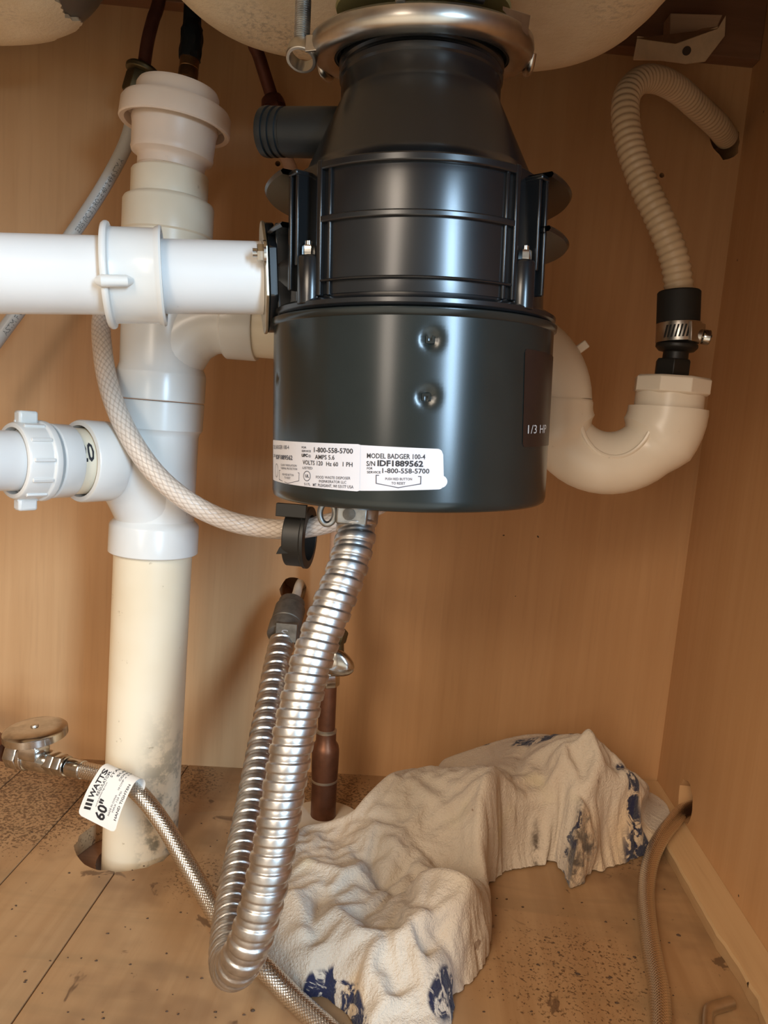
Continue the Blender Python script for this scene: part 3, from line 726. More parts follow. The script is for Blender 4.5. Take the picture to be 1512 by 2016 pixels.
mk('valve_body', al([(.0290, za['r1'] + .008), (.0300, za['r1'] + .002), (.0290, za['r1'] - .002), (.0284, za['b'] + .002), (.0287, za['b']), (.0280, za['b'] - .0022), (.0245, za['c'] + .0005), (.0234, za['c'] - .0012), (.0232, za['c'] - .006), (.0226, za['c'] - .0064), (.0226, za['c'] - .0074), (.0232, za['c'] - .0078), (.0226, za['d'] + .001), (.0215, za['d'] + .001)]), 'pvc_valve', valve)

# tailpiece with wing nut coming in from the left
tail = thing('tailpiece', bp(.16), 'white tube end with winged slip nut entering at the left edge', 'drain pipe')
tq = .0865
mk('tail_tube', lathe([(.0192, tq + .002), (.0192, .30), (.017, .30), (.017, tq + .002), (.0192, tq + .002)], bp(0), bd, 44), 'pvc_pipe', tail)
gs = [lathe([(.0228, tq), (.0262, tq + .0008), (.0266, tq + .003), (.0263, tq + .005), (.0250, tq + .0060), (.0248, tq + .0200), (.0240, tq + .0215), (.0214, tq + .0218), (.0210, tq + .019), (.0210, tq + .003), (.0228, tq)], bp(0), bd, 56)]
for k in range(12):
    a = 2 * pi * k / 12 + .12; rr_ = side * sgn * cos(a) + np.array([0, 0, 1.0]) * sin(a); tt_ = np.cross(bd, rr_)
    gs.append(box(bp(tq + .0125) + rr_ * .0252, (.0066, .0011, .0011), (bd, tt_, rr_)))
tnut = mk('slip_nut', join(*gs), 'pvc_white', tail, bevel=.0004)
for (px, py, ang) in ((52, 820, radians(92)), (20, 980, radians(-88)), (-60, 900, radians(180))):
    rr_ = side * sgn * cos(ang) + np.array([0, 0, 1.0]) * sin(ang); tt_ = np.cross(bd, rr_)
    mk('nut_wing', box(bp(tq + .0125) + rr_ * .0280, (.0062, .0042, .0042), (bd, tt_, rr_)), 'pvc_white', tnut, bevel=.0016)

# ------------------------------------------------------------------ P-trap on the right
TX0, TX1 = .0910, .1722; TR = (TX1 - TX0) / 2; TZ = at(1100, 958, SY)[2]
zt0 = at(1120, 782, SY)[2]; zt1 = at(1313, 797, SY)[2]; zarc = at(1210, 975, SY)[2] + .0226 + TR
trap = thing('p_trap', ((TX0 + TX1) / 2, SY, .30), 'cream white plastic P-trap with U bend right of the disposer', 'drain trap')
U = [(TX0, SY, zt0 - .002)] + [(TX0 + TR - TR * cos(a), SY, zarc - TR * sin(a)) for a in [pi * i / 24 for i in range(25)]] + [(TX1, SY, zt1 - .002)]
U = [np.array(p) for p in U]
Ur = [.0273]
for a in [180 * i / 24 for i in range(25)]:
    a = min(a, 180 - a); k = min(1, max(0, (a - 30) / 14)); Ur.append(.0276 - (.0276 - .0226) * k * k * (3 - 2 * k))
Ur.append(.0273)
mk('u_bend', join(tube(U, Ur, 48),
    tube(smooth_path([(TX0 + TR + (TR + .001) * cos(a) * .62, SY - .0212, zarc - (TR - .0075) * sin(a) - .002) for a in [pi * (.12 + .76 * i / 10) for i in range(11)]], 3), .0016, 8)), 'pvc_trap', trap, angle=34)
zel = zbr; RE = .041
el = [np.array((TX0, SY, zt0 - .001))] + [np.array((TX0 - RE + RE * cos(a), SY, zel - RE + RE * sin(a))) for a in [pi / 2 * i / 14 for i in range(15)]] + [np.array((TX0 - RE - .012, SY, zel))]
elb = mk('elbow', tube(el, .0268, 48), 'pvc_trap', trap)
mk('elbow_stub', box(at(1146, 683, SY), (.0040, .003, .003), ((.75, 0, .66), (0, 1, 0), (-.66, 0, .75))), 'pvc_trap', elb, bevel=.0008)
mk('trap_arm', tube([np.array((TX0 - RE - .011, SY, zel)), np.array((SX + .0655, SY, zbr))], .0235, 40), 'pvc_cream', trap)
zb0 = at(1318, 800, SY)[2]; zb1 = at(1320, 777, SY)[2]; zb2 = at(1322, 742, SY)[2]
mk('hex_bushing', join(lathe([(.02, zb0 - .012), (.0238, zb0 - .012), (.0236, zb1 + .001), (.02, zb1 + .001)], (TX1, SY, 0), (0, 0, 1), 48), hexnut((TX1 + .0005, SY, zb1), (0, 0, 1), .0268, zb2 - zb1, 8, rot=.2)), 'pvc_trap', trap, bevel=.0005)
# barbed adapter
zz = lambda y: at(1326, y, SY)[2]
BX = at(1324, 720, SY)[0]
mk('barbed_adapter', join(hexnut((BX, SY, zb2 + .0001), (0, 0, 1), .0128, zz(708) - zb2, 6, rot=.3), lathe([(.0088, zz(709)), (.0086, zz(693)), (.0120, zz(691)), (.0143, zz(684)), (.0143, zz(678)), (.0085, zz(663)), (.0085, zz(640)), (.005, zz(640))], (BX + .0012, SY, 0), (0, 0, 1), 36)), 'black_matt', bevel=.0004, label='black barbed hose adapter screwed into the P-trap bushing', category='hose fitting')
# corrugated drain hose
hp = [(1338, 578, .561), (1334, 545, .562), (1326, 505, .563), (1302, 440, .566), (1270, 370, .572), (1243, 295, .580), (1231, 230, .588), (1236, 185, .598), (1262, 158, .612), (1298, 158, .630), (1336, 178, .655), (1378, 215, .685), (1413, 248, .712)]
pth = smooth_path([at(*p) for p in hp] + [P_HOSEHOLE + np.array([0, .004, 0])], 10)
pth = resample(pth, .00085)
hose = thing('drain_hose', at(1338, 575, .56), 'cream corrugated drain hose arching from the back wall to the P-trap', 'hose')
mk('hose_tube', tube(pth, lambda s, a: .0090 + .0011 * (.5 + .5 * sin(2 * pi * s / .0052)) ** .7, 26), 'hose_cream', hose, angle=80)
pc = at(1337, 575, .561); pc2 = at(1334, 662, .56)
cd = pc - pc2; cl = np.linalg.norm(cd); cd /= cl
mk('rubber_cuff', lathe([(.0095, 0), (.0142, 0), (.0146, .001), (.0146, cl - .0005), (.0138, cl + .0005), (.0095, cl + .0005), (.0095, 0)], pc2, cd, 40), 'rubber', hose)
clamp = thing('hose_clamp', at(1336, 660, .56), 'steel worm-drive clamp on the black rubber cuff of the corrugated hose', 'hose clamp')
pk = at(1335, 674, .56)
band = [lathe([(.0147, 0), (.0151, 0), (.0152, .0004), (.0152, .0128), (.0151, .0132), (.0147, .0132), (.0147, 0)], pk, cd, 56)]
bnd = mk('clamp_band', join(*band), 'steel', clamp)
uu, vv, ww = basis(cd); gs = []
for k in range(12):
    a = radians(-140 + k * 9.5); n_ = uu * cos(a) + vv * sin(a); t_ = np.cross(ww, n_)
    gs.append(box(pk + cd * .0064 + n_ * .0152, (.0004, .0006, .0042), (n_, t_ + .0, ww + t_ * .25)))
mk('band_slot', join(*gs), 'rubber', bnd)
hc = at(1381, 663, .552)
hx_ = np.array([.96, -.15, -.10]); hx_ /= np.linalg.norm(hx_)
mk('screw_housing', join(lathe([(.0046, 0), (.0052, .0006), (.0052, .010), (.0046, .0106)], hc - hx_ * .0105, hx_, 20), box(pk + cd * .0065 + np.array([.009, -.0115, 0]), (.008, .0012, .0066), (np.array([.80, .60, 0]), np.array([-.60, .80, 0]), cd))), 'steel', clamp, bevel=.0003)
scr = mk('clamp_screw', lathe([(.0022, -.003), (.0022, .0), (.0050, .0002), (.0053, .001), (.0053, .0046), (.0045, .0052), (0, .0053)], hc + hx_ * .0005, hx_, 24), 'chrome', clamp)
mk('screw_slot', box(hc + hx_ * .0058, (.0002, .0046, .0007), (hx_, np.cross(hx_, (0, .2, 1)) , np.array([0, .2, 1]))), 'rubber', scr)

# ------------------------------------------------------------------ supply tubes and hoses
# left: dark copper tube, nut, grey plastic tube with printing
t1 = thing('supply_tube', at(20, 640, .62), 'grey plastic supply tube with printed lettering slanting behind the discharge pipe', 'supply tube')
gp = smooth_path([at(272, 175, .632), at(262, 235, .632), at(245, 290, .632), at(207, 362, .630), at(160, 435, .626), at(95, 528, .622), at(40, 607, .618), at(-10, 675, .614), at(-80, 770, .61)], 10)
gpr = resample(gp, .004); gtube = mk('plastic_tube', tube(gpr, .0057, 20), 'grey_tube', t1)
def tube_text(P, body, px0, px1, r, h):
    P, T, U_, V_ = frames(resample(P, .002)); S = np.concatenate([[0], np.cumsum(np.linalg.norm(np.diff(P, axis=0), axis=1))])
    xy = np.array([proj(p) for p in P]); i0 = np.argmin(np.linalg.norm(xy - px0, axis=1)); i1 = np.argmin(np.linalg.norm(xy - px1, axis=1))
    V, F = text_geo(body); w = max(v[0] for v in V); out = []
    for x, y, _ in V:
        s = S[i0] + (S[i1] - S[i0]) * x / w; p = np.array([np.interp(s, S, P[:, k]) for k in range(3)]); i = min(len(P) - 1, int(np.searchsorted(S, s)))
        tg = T[i] * np.sign(S[i1] - S[i0]); nrm = CC - p; nrm -= tg * (nrm @ tg); nrm /= np.linalg.norm(nrm); up = np.cross(nrm, tg)
        a = (y / .7 - .5) * h / r - .3
        out.append(p + (nrm * cos(a) + up * sin(a)) * (r + .00015))
    return G(out, F)
mk('lettering', tube_text(gp, 'E305 (PC 37) ROZE 4012 49.6 STM A', (152, 458), (240, 315), .0057, .0042), 'ink_tube', gtube, fix=False)
mk('lettering', tube_text(gp, 'ASTM F 876 / 2.214', (5, 652), (70, 566), .0057, .0040), 'ink_tube', gtube, fix=False)
n0 = at(270, 180, .632); n1 = at(283, 135, .634)
mk('coupling_nut', join(hexnut(at(268, 188, .632), n1 - n0, .0118, .0165, rot=.4), lathe([(.0108, 0), (.0132, .001), (.0136, .004), (.0120, .006), (.006, .0065)], n0 + (n1 - n0) * .72, n1 - n0, 28)), 'brass_dark', t1, bevel=.0005, label='dark brass coupling nut')
mk('copper_end', tube(resample(smooth_path([at(282, 142, .634), at(290, 85, .636), at(301, 40, .640), at(315, -10, .645), (at(330, -60, .65)[0], .65, ZC - .006)], 8), .005), .0051, 20), 'copper_dark', t1, label='dark copper tube end')
# taped fitting with clear braided hose that passes behind the stack and loops to the back of the disposer
bh = thing('braided_hose', at(560, 1040, .54), 'clear braided vinyl hose looping from behind the drain stack to the disposer', 'hose')
hpts = [at(372, 158, .632), at(368, 190, .632), at(350, 300, .630), at(290, 420, .622), at(225, 530, .606), at(201, 620, .580), at(202, 690, .548), at(217, 770, .522), at(250, 850, .508), at(300, 925, .502), at(360, 980, .502), at(430, 1018, .506), at(500, 1037, .512), at(575, 1042, .516), at(640, 1032, .520), at(700, 1012, .526), at(760, 985, .545), at(805, 935, .575)]
hpts += [np.array((.012, .602, .35)), np.array((.012, .612, .43)), np.array((.005, .625, .55)), np.array((0, .640, .62)), np.array((0, .642, ZC - .006))]
hr = resample(smooth_path(hpts, 10), .0022)
mk('vinyl_tube', tube(hr, .0069, 28), 'vinyl_braid', bh)
mk('brass_ferrule', lathe([(.0070, 0), (.0078, .0004), (.0078, .008), (.0072, .009), (.0076, .0095), (.0076, .0165), (.007, .017)], at(369, 158, .632), at(374, 115, .634) - at(369, 158, .632), 24), 'brass', bh)
mk('tape_wrap', tube(smooth_path([at(373, 118, .634), at(377, 85, .635), at(378, 55, .637), at(379, 25, .640), (at(379, -30, .645)[0], .645, ZC - .006)], 6), lambda s, a: (.0085 if s < .024 else .0072 - .03 * (s - .024) * .6) + .0006 * sin(9 * a + s * 300) * (s < .026) , 20), 'tape', bh, label='black tape wrapping')
# black plastic clip on the hose
cp = at(585, 1041, .517); cd2 = at(610, 1040, .519) - at(560, 1043, .515); cd2 = np.array([1.0, -.10, .02]); cd2 /= np.linalg.norm(cd2)
cc = at(591, 1057, .517)
u_, v_, w_ = basis(cd2)
clip = thing('hose_clip', cc - np.array([0, 0, .022]), 'black plastic ring clip with tabs hanging on the clear braided hose', 'clip')
mk('clip_ring', lathe([(.0158, -.0078), (.0200, -.0078), (.0204, -.0074), (.0204, .0040), (.0215, .0045), (.0215, .0070), (.0158, .0075), (.0158, -.0078)], cc, cd2, 48), 'black_matt', clip, bevel=.0004)
mk('clip_tab', box(at(574, 1005, .500), (.0105, .0016, .0045), (cd2, np.cross((0, 0, 1), cd2), (0, 0, 1))), 'black_matt', clip, bevel=.0005)
mk('clip_tab', prism([at(543, 1091, .498), at(550, 1077, .498), at(592, 1075, .500), at(592, 1090, .500)], (0, .010, 0)), 'black_matt', clip, bevel=.0004)
# second dark copper tube with nut and pinkish tube running down behind the disposer to the stop valve
t2 = thing('copper_supply_tube', at(530, 210, .66), 'dark copper tube with nut and pinkish tube passing behind the disposer inlet', 'supply tube')
mk('copper_end', tube(resample(smooth_path([at(540, 205, .662), at(524, 155, .660), at(510, 110, .657), at(497, 60, .655), (at(485, 0, .652)[0], .652, ZC - .006)], 8), .005), .0053, 20), 'copper_dark', t2)
mk('flare_nut', join(lathe([(.006, .010), (.0086, .008), (.0098, .004), (.0098, 0)], at(540, 212, .662), at(524, 155, .664) - at(540, 205, .662), 24), hexnut(at(543, 228, .661), at(524, 155, .664) - at(540, 205, .662), .0105, .008)), 'copper_dark', t2)
zv = at(652, 1255, .632)
mk('pink_tube', tube(resample(smooth_path([at(543, 226, .661), at(556, 290, .660), at(572, 330, .658), at(600, 400, .650), (-.062, .632, .45), (-.066, .630, .30), zv], 8), .005), .0054, 20), 'pink_tube', t2)

# ------------------------------------------------------------------ flexible metal conduit, cable
cpts = [at(703, 1018, .420), at(699, 1060, .414), at(683, 1120, .405), at(658, 1185, .396), at(632, 1250, .389), at(608, 1320, .382), at(588, 1400, .375), at(572, 1480, .369), at(556, 1570, .363), at(541, 1660, .357), at(522, 1750, .352), at(497, 1840, .349), at(474, 1890, .352), at(460, 1905, .364), at(452, 1898, .380), at(450, 1865, .398), at(456, 1800, .425), at(470, 1715, .458), at(488, 1620, .495), at(508, 1510, .535), at(528, 1400, .575), at(545, 1310, .610), at(556, 1262, .630)]
cond = thing('metal_conduit', at(460, 1950, .36), 'shiny flexible metal conduit hanging from the disposer and bending back up to the wall', 'conduit')
cpath = resample(smooth_path(cpts, 10), .0005)
PIT = .0088
def cond_r(s, a):
    f = ((s / PIT - a / (2 * pi)) % 1.0)
    e = min(1, f / .07) * min(1, max(0, (.60 - f) / .07)) if f < .60 else 0
    e = e * e * (3 - 2 * e); g = f / .60 if f < .60 else (f - .60) / .40
    return .0101 + .0009 * e + .00022 * (1 - (2 * g - 1) ** 2)
mk('conduit_tube', tube(cpath, cond_r, 32), 'galv', cond, angle=70)
ct = at(703, 1018, .420); cz = DO[2] + .0006
con = mk('box_connector', join(lathe([(.0085, 0), (.0118, 0), (.0122, .001), (.0122, .0105), (.0112, .0110), (.0085, .0110)], ct - np.array([.0005, 0, .0035]), (.02, 0, 1), 36), box(ct + np.array([-.002, -.0085, .0025]), (.0085, .0042, .0055))), 'zinc', cond, bevel=.0012)
mk('connector_screw', join(lathe([(.0034, 0), (.0034, .0014), (.0, .0018)], ct + np.array([-.0035, -.0124, .0030]), (0, -1, 0), 18)), 'zinc_dark', con)
mk('connector_eye', tube([ct + np.array([-.0160 + .0042 * cos(a), -.006, .0015 + .0062 * sin(a)]) for a in [2 * pi * i / 22 for i in range(23)]], .0017, 10), 'zinc', con)
wc = at(560, 1240, .640); wc2 = at(575, 1186, .668); wd = wc2 - wc; wL = np.linalg.norm(wd)
con2 = mk('wall_connector', join(lathe([(.0098, -.0085), (.0136, -.0075), (.0142, -.006), (.0142, .006), (.0130, .0065), (.0130, .0075), (.0136, .008), (.0136, wL - .008), (.0120, wL - .007), (.0118, wL), (.007, wL)], wc, wd, 36), box(wc + np.array([.004, -.0115, .002]), (.009, .004, .008))), 'zinc_dark', cond, bevel=.0008)
fS = lambda u, v: wc + np.array([.004, -.0157, .002]) + np.array([u, -.0001, v])
mk('lettering', text_on(fS, 'S', (-.004, -.004), (.002, -.004), .007), 'ink_grey', con2, fix=False)
mk('electric_cable', tube(resample(smooth_path([wc2 - wd * .1, at(583, 1172, .683), at(590, 1150, .700), onback(588, 1150) + np.array([.002, .03, .002])], 6), .003), .0042, 16), 'cable', label='white cable leaving the conduit into the dark wall hole', category='cable')

# ------------------------------------------------------------------ copper riser with stop valve and floor collar
cpx = onz(637, 1628); CX, CY = cpx[0], .615
CX = at(637, 1600, CY)[0]
ris = thing('copper_pipe', (CX, CY, 0), 'tarnished copper riser with reducer standing behind the shiny conduit', 'pipe')
cz_ = lambda y, x=638: at(x, y, CY)[2]
xt = at(646, 1345, CY)[0]; cax = np.array([xt - CX, 0, cz_(1345) - 0.0]); cax /= np.linalg.norm(cax)
def cl_(prof): return lathe(prof, (CX, CY, 0), cax, 36)
mk('lower_pipe', cl_([(.0108, .0005), (.0108, cz_(1525)), (.008, cz_(1525))]), 'copper_old', ris)
mk('reducer', cl_([(.0109, cz_(1540)), (.0112, cz_(1525)), (.0116, cz_(1500)), (.0117, cz_(1476)), (.0108, cz_(1466)), (.0086, cz_(1458)), (.0085, cz_(1437)), (.007, cz_(1437))]), 'copper_old', ris)
mk('upper_pipe', cl_([(.0074, cz_(1440)), (.0074, cz_(1345)), (.005, cz_(1345))]), 'copper_old', ris)
for y, r in ((1438, .0084), (1533, .0110)):
    mk('solder_ring', cl_([(r - .001, cz_(y) - .0018), (r + .0004, cz_(y) - .0010), (r + .0005, cz_(y) + .0006), (r - .001, cz_(y) + .0018)]), 'solder', ris)
sv = thing('stop_valve', at(648, 1345, CY), 'chrome stop valve with oval handle on top of the copper riser', 'valve')
vb = np.array([CX, CY, 0]) + cax * cz_(1348)
mk('compression_nut', join(hexnut(vb, cax, .0098, .011, 8), lathe([(.0092, .011), (.0092, .016), (.0075, .018), (.0075, .050), (.0088, .051), (.0088, .062), (.006, .063)], vb, cax, 30)), 'chrome', sv, bevel=.0003)
hcx = at(664, 1306, CY - .020)
def oval(c, a, b, t):
    V = []; F = []; n = 36; ax = np.array([.88, 0, -.30]); ax /= np.linalg.norm(ax); up = np.array([.30, 0, .88]); up /= np.linalg.norm(up); fw = np.array([0, -1.0, 0])
    ringz = [(.0, t), (.5, t * .95), (.85, t * .7), (1.0, t * .2), (1.0, -t * .4), (.9, -t)]
    for k, h in ringz:
        for i in range(n):
            an = 2 * pi * i / n; V.append(c + ax * a * k * cos(an) + up * b * k * sin(an) * (1 - .18 * cos(an)) + fw * h)
    for j in range(len(ringz) - 1):
        for i in range(n): F.append((j * n + i, j * n + (i + 1) % n, (j + 1) * n + (i + 1) % n, (j + 1) * n + i))
    F.append(tuple((len(ringz) - 1) * n + i for i in range(n)))
    return G(V, F)
mk('oval_handle', oval(hcx, .0145, .0108, .0045), 'chrome', sv)
mk('valve_stem', tube([hcx + np.array([-.004, .002, 0]), vb + cax * .020], .0045, 16), 'chrome', sv)
mk('side_port', join(hexnut(at(664, 1262, CY), (.2, -.1, 1), .0072, .010, 6), lathe([(.0055, 0), (.0055, .012)], at(664, 1262, CY), (.1, 0, -1), 16)), 'brass_dark', sv)
po = np.array([CX + .001, CY - .004, 0]); rnd = random.Random(8)
mk('floor_collar', lathe([(.0, .0002), (.0335, .0002), (.0340, .001), (.0330, .0042), (.0260, .0056), (.0125, .0066), (0, .0066)], po, (0, 0, 1), 40), 'putty', label='off-white round collar on the floor around the copper riser', category='collar')

# ------------------------------------------------------------------ left angle stop valve and stainless supply hose
VY = .545
av = thing('angle_valve', at(75, 1500, VY), 'chrome angle stop valve with round knurled handle at the left edge', 'valve')
vl = at(5, 1478, VY + .01); vr = at(190, 1522, VY - .018); vd = (vr - vl) / np.linalg.norm(vr - vl)
def vt(px, py, k=0): return vl + vd * ((at(px, py, VY) - vl) @ vd)
g = join(hexnut(vt(10, 1490), vd, .0112, .0115, 8), lathe([(.0100, .0), (.0108, .0006), (.0108, .0042), (.0094, .005)], vt(42, 1490), vd, 32),
         lathe([(.0086, 0), (.0092, .002), (.0088, .020), (.0070, .024)], vt(52, 1495), vd, 28), hexnut(vt(104, 1510), vd, .0088, .0095, 6), )
mk('valve_body', join(g, hexnut(vt(66, 1490) + np.array([0, -.001, .004]), (.10, -.12, 1), .0125, .0125, 6)), 'chrome', av, bevel=.0004)
mk('stub_pipe', tube([vl - vd * .10 + np.array([0, .045, .006]), vl + vd * .004], .0080, 24), 'copper_old', av, label='tarnished copper stub')
hcv = at(69, 1437, VY - .004); hd = np.array([-.10, -.03, 1.0]); hd /= np.linalg.norm(hd)
mk('valve_bonnet', tube([vt(72, 1490), hcv], .0068, 20), 'chrome', av)
hu, hv_, hw_ = basis(hd); V = []; F = []; n = 120
pr = [(.0, .0030), (.010, .0031), (.019, .0026), (.0222, .0012), (.0229, .0002), (.0229, -.0050), (.0215, -.0058), (.0, -.0058)]
for j, (r, h) in enumerate(pr):
    for i in range(n):
        a = 2 * pi * i / n; rr = r + (.00035 if (j in (4, 5) and i % 2) else 0); V.append(hcv + (hu * cos(a) + hv_ * sin(a)) * rr + hw_ * h)
for j in range(len(pr) - 1):
    for i in range(n): F.append((j * n + i, j * n + (i + 1) % n, (j + 1) * n + (i + 1) % n, (j + 1) * n + i))
hnd = mk('valve_handle', G(V, F), 'chrome', av)
mk('handle_screw', join(lathe([(.0030, 0), (.0026, .0012), (0, .0016)], hcv + hd * .0031, hd, 18)), 'steel', hnd)

sh = thing('stainless_supply_hose', at(330, 1640, .49), 'braided stainless hose with paper tag curving from the left valve behind the conduit', 'hose')
hs_ = [vt(190, 1522), at(222, 1530, .517), at(255, 1546, .508), at(290, 1580, .500), at(330, 1636, .492), at(365, 1695, .482), at(400, 1755, .470), at(437, 1818, .452), at(474, 1862, .436), at(520, 1905, .418)] + [onz(575, 1962, .0082), onz(640, 2022, .0070), onz(720, 2095, .0068), onz(800, 2170, .0068)]
hsr = resample(smooth_path(hs_, 10), .0022)
mk('braided_tube', tube(hsr, .0062, 28), 'steel_braid', sh)
mk('hose_nut', join(hexnut(vt(124, 1512), vd, .0084, .0085, 6), lathe([(.0070, 0), (.0076, .0005), (.0076, .0025), (.0062, .003)], vt(146, 1514), vd, 28), lathe([(.0066, 0), (.0069, .0006), (.0069, .013), (.0058, .0135)], vt(157, 1518), vd, 28)), 'chrome', sh, bevel=.0003)
# tag wrapped over the hose and hanging down to the left
hA, hB = at(205, 1522, .510), at(272, 1552, .496)
frA, frB = at(153, 1603, .494), at(226, 1640, .480)
def tag_f(s, t, lift=0.0):
    """s = 0 at the free end, 1 at the hose, up to 1.35 over it; t = 0 left edge, 1 right edge"""
    base = frA + (frB - frA) * t; top = hA + (hB - hA) * t
    a_ = (hB - hA) / np.linalg.norm(hB - hA)
    tow = CC - top; tow -= a_ * (tow @ a_); tow /= np.linalg.norm(tow); upv = np.cross(a_, tow); upv *= np.sign(upv[2])
    r = .0066 + lift
    side_ = -upv * 1.0
    if s <= 1.0:
        e = top + tow * (.0068); p = base + (e - base) * s + tow * (.0020 * sin(pi * s)) + tow * lift
        return p
    an = (s - 1.0) * .062 / r
    return top + (tow * cos(an) + upv * sin(an)) * (.0068 + lift)
def tag_corner(s, t):
    r = .10
    if s < r:
        k = r - sqrt(max(0, r * r - (r - s) ** 2)); return k
    return 0
V = []; F = []; ns, ntt = 60, 12
for i in range(ns + 1):
    s = 1.36 * i / ns
    k = tag_corner(s, 0)
    for j in range(ntt + 1):
        t = k + (1 - 2 * k) * j / ntt; V.append(tag_f(s, t))
for i in range(ns):
    for j in range(ntt): F.append((i * (ntt + 1) + j, i * (ntt + 1) + j + 1, (i + 1) * (ntt + 1) + j + 1, (i + 1) * (ntt + 1) + j))
tag = mk('paper_tag', G(V, F), 'paper', sh, angle=80, label='white printed paper tag folded over the hose')
def tagtext(body, t_base, s0, s1, ht, bold=0.0):
    V, F = text_geo(body, bold); w = max(v[0] for v in V); x0 = min(v[0] for v in V)
    return G([tag_f(s0 + (s1 - s0) * (x - x0) / (w - x0), t_base - y / .7 * ht, .0002) for x, y, _ in V], F)
gs = [tagtext('WATTS', .23, .42, 1.05, .13, .03), tagtext('60"', .66, .10, .50, .24, .03), tagtext('REGULATOR', .33, .52, 1.05, .07, .01), tagtext('HAND TIGHTEN', .95, .22, 1.0, .06, .012), tagtext('STAINLESS', .42, .98, 1.34, .06, .01), tagtext('SUPPLY', .56, 1.02, 1.30, .06, .01), tagtext('CONNECTOR', .66, .98, 1.34, .05, .01)]
for k in range(3):
    a = .16 + .085 * k
    gs.append(G([tag_f(a, .10, .0002), tag_f(a + .055, .10, .0002), tag_f(a + .085, .27, .0002), tag_f(a + .03, .27, .0002)], [(0, 1, 2, 3)]))
mk('lettering', join(*gs), 'ink', tag, fix=False)
mk('small_lettering', join(tagtext('www.wattsreg.com', .385, .30, .85, .035), tagtext('MADE IN CHINA', .76, .25, .70, .045), tagtext('3/8 COMP x 3/8 COMP', .74, .80, 1.30, .04), tagtext('MAX 125 PSI', .83, .35, .80, .04)), 'ink_soft', tag, fix=False)

# right stainless hose out of the side wall
rs = thing('stainless_floor_hose', onz(1290, 1800), 'braided stainless hose from the right wall hole lying along the wooden batten', 'hose')
rp_ = [P_RHOLE + np.array([.038, .008, .004]), P_RHOLE + np.array([.002, 0, -.001]), onz(1322, 1622, .0225), onz(1298, 1655, .0200), onz(1280, 1700, .0130), onz(1272, 1760, .0068), onz(1276, 1820, .0066), onz(1287, 1890, .0066), onz(1298, 1950, .0066), onz(1302, 2020, .0066), onz(1300, 2110, .0066), onz(1295, 2250, .0066)]
mk('braided_tube', tube(resample(smooth_path(rp_, 10), .0022), .0063, 28), 'steel_braid', rs)

# ------------------------------------------------------------------ pieces at the top right corner
br = thing('corner_bracket', at(1330, 90, .69), 'cream corner bracket screwed across the top right back corner', 'bracket')
P3 = [at(1254, 75, .655), at(1330, 86, .672), at(1413, 56, .690), at(1429, 30, .690), at(1427, 70, .690), at(1388, 121, .690), at(1350, 126, .680), at(1300, 119, .665), at(1246, 118, .652)]
mk('bracket_plate', prism(P3, np.array([.001, .003, .001])), 'bracket', br, bevel=.0005)
mk('bracket_fold', prism([at(1254, 75, .655), at(1330, 86, .672), at(1413, 56, .690), at(1413, 45, .70), at(1330, 80, .69), at(1262, 78, .69)], np.array([0, 0, .0015])), 'bracket', br)
mk('bracket_screw_hole', lathe([(.0, .0006), (.0032, .0004), (.0034, 0)], at(1352, 100, .6755), CC - at(1352, 100, .6755), 16), 'hole', br)
mk('wood_block', prism([at(1320, 25, .69), at(1424, 28, .69), at(1412, 54, .69), at(1318, 76, .69)], np.array([0, .020, .002])), 'block_wood', bevel=.001, label='rough brown wood block above the cream corner bracket', category='wood block')

# ------------------------------------------------------------------ bent metal bit on the floor, bottom right
bm = [onz(1391, 2040, .004), onz(1392, 2000, .004), onz(1398, 1988, .004), onz(1412, 1982, .004), onz(1440, 1974, .004)]
mk('bent_metal_rod', tube(resample(smooth_path(bm, 6), .0015), .0039, 12), 'steel', label='bent grey metal rod lying on the floor near the batten', category='metal rod')

# ------------------------------------------------------------------ towel
def px3(px, py, zz):
    zz = zz * (1.0 if px > 1020 else (.72 + .28 * max(0, min(1, (px - 960) / 60)))) * (1 - .35 * max(0, min(1, (py - 1780) / 220)))
    p = onz(px, py, zz); return (p[0], p[1], zz)
foot = [onz(*p)[:2] for p in ((1292, 1608), (1286, 1650), (1268, 1680), (1235, 1692), (1185, 1700), (1160, 1722), (1142, 1745), (1122, 1750), (1108, 1722), (1092, 1694), (1040, 1700), (984, 1712), (972, 1735), (952, 1752), (950, 1775), (962, 1810), (965, 1842), (957, 1885), (925, 1925), (888, 1958), (884, 2000), (872, 2060), (720, 2060), (690, 2000), (640, 1962), (600, 1968), (570, 1945), (515, 1890), (503, 1845), (505, 1780), (520, 1720), (545, 1690))]
foot = [np.array(f) for f in foot] + [np.array(f) for f in ((-.072, .585), (-.030, .580), (.000, .615), (.030, .655), (.038, .690), (.075, .700), (.10, .706), (.165, .713), (.215, .716), (.240, .700))]
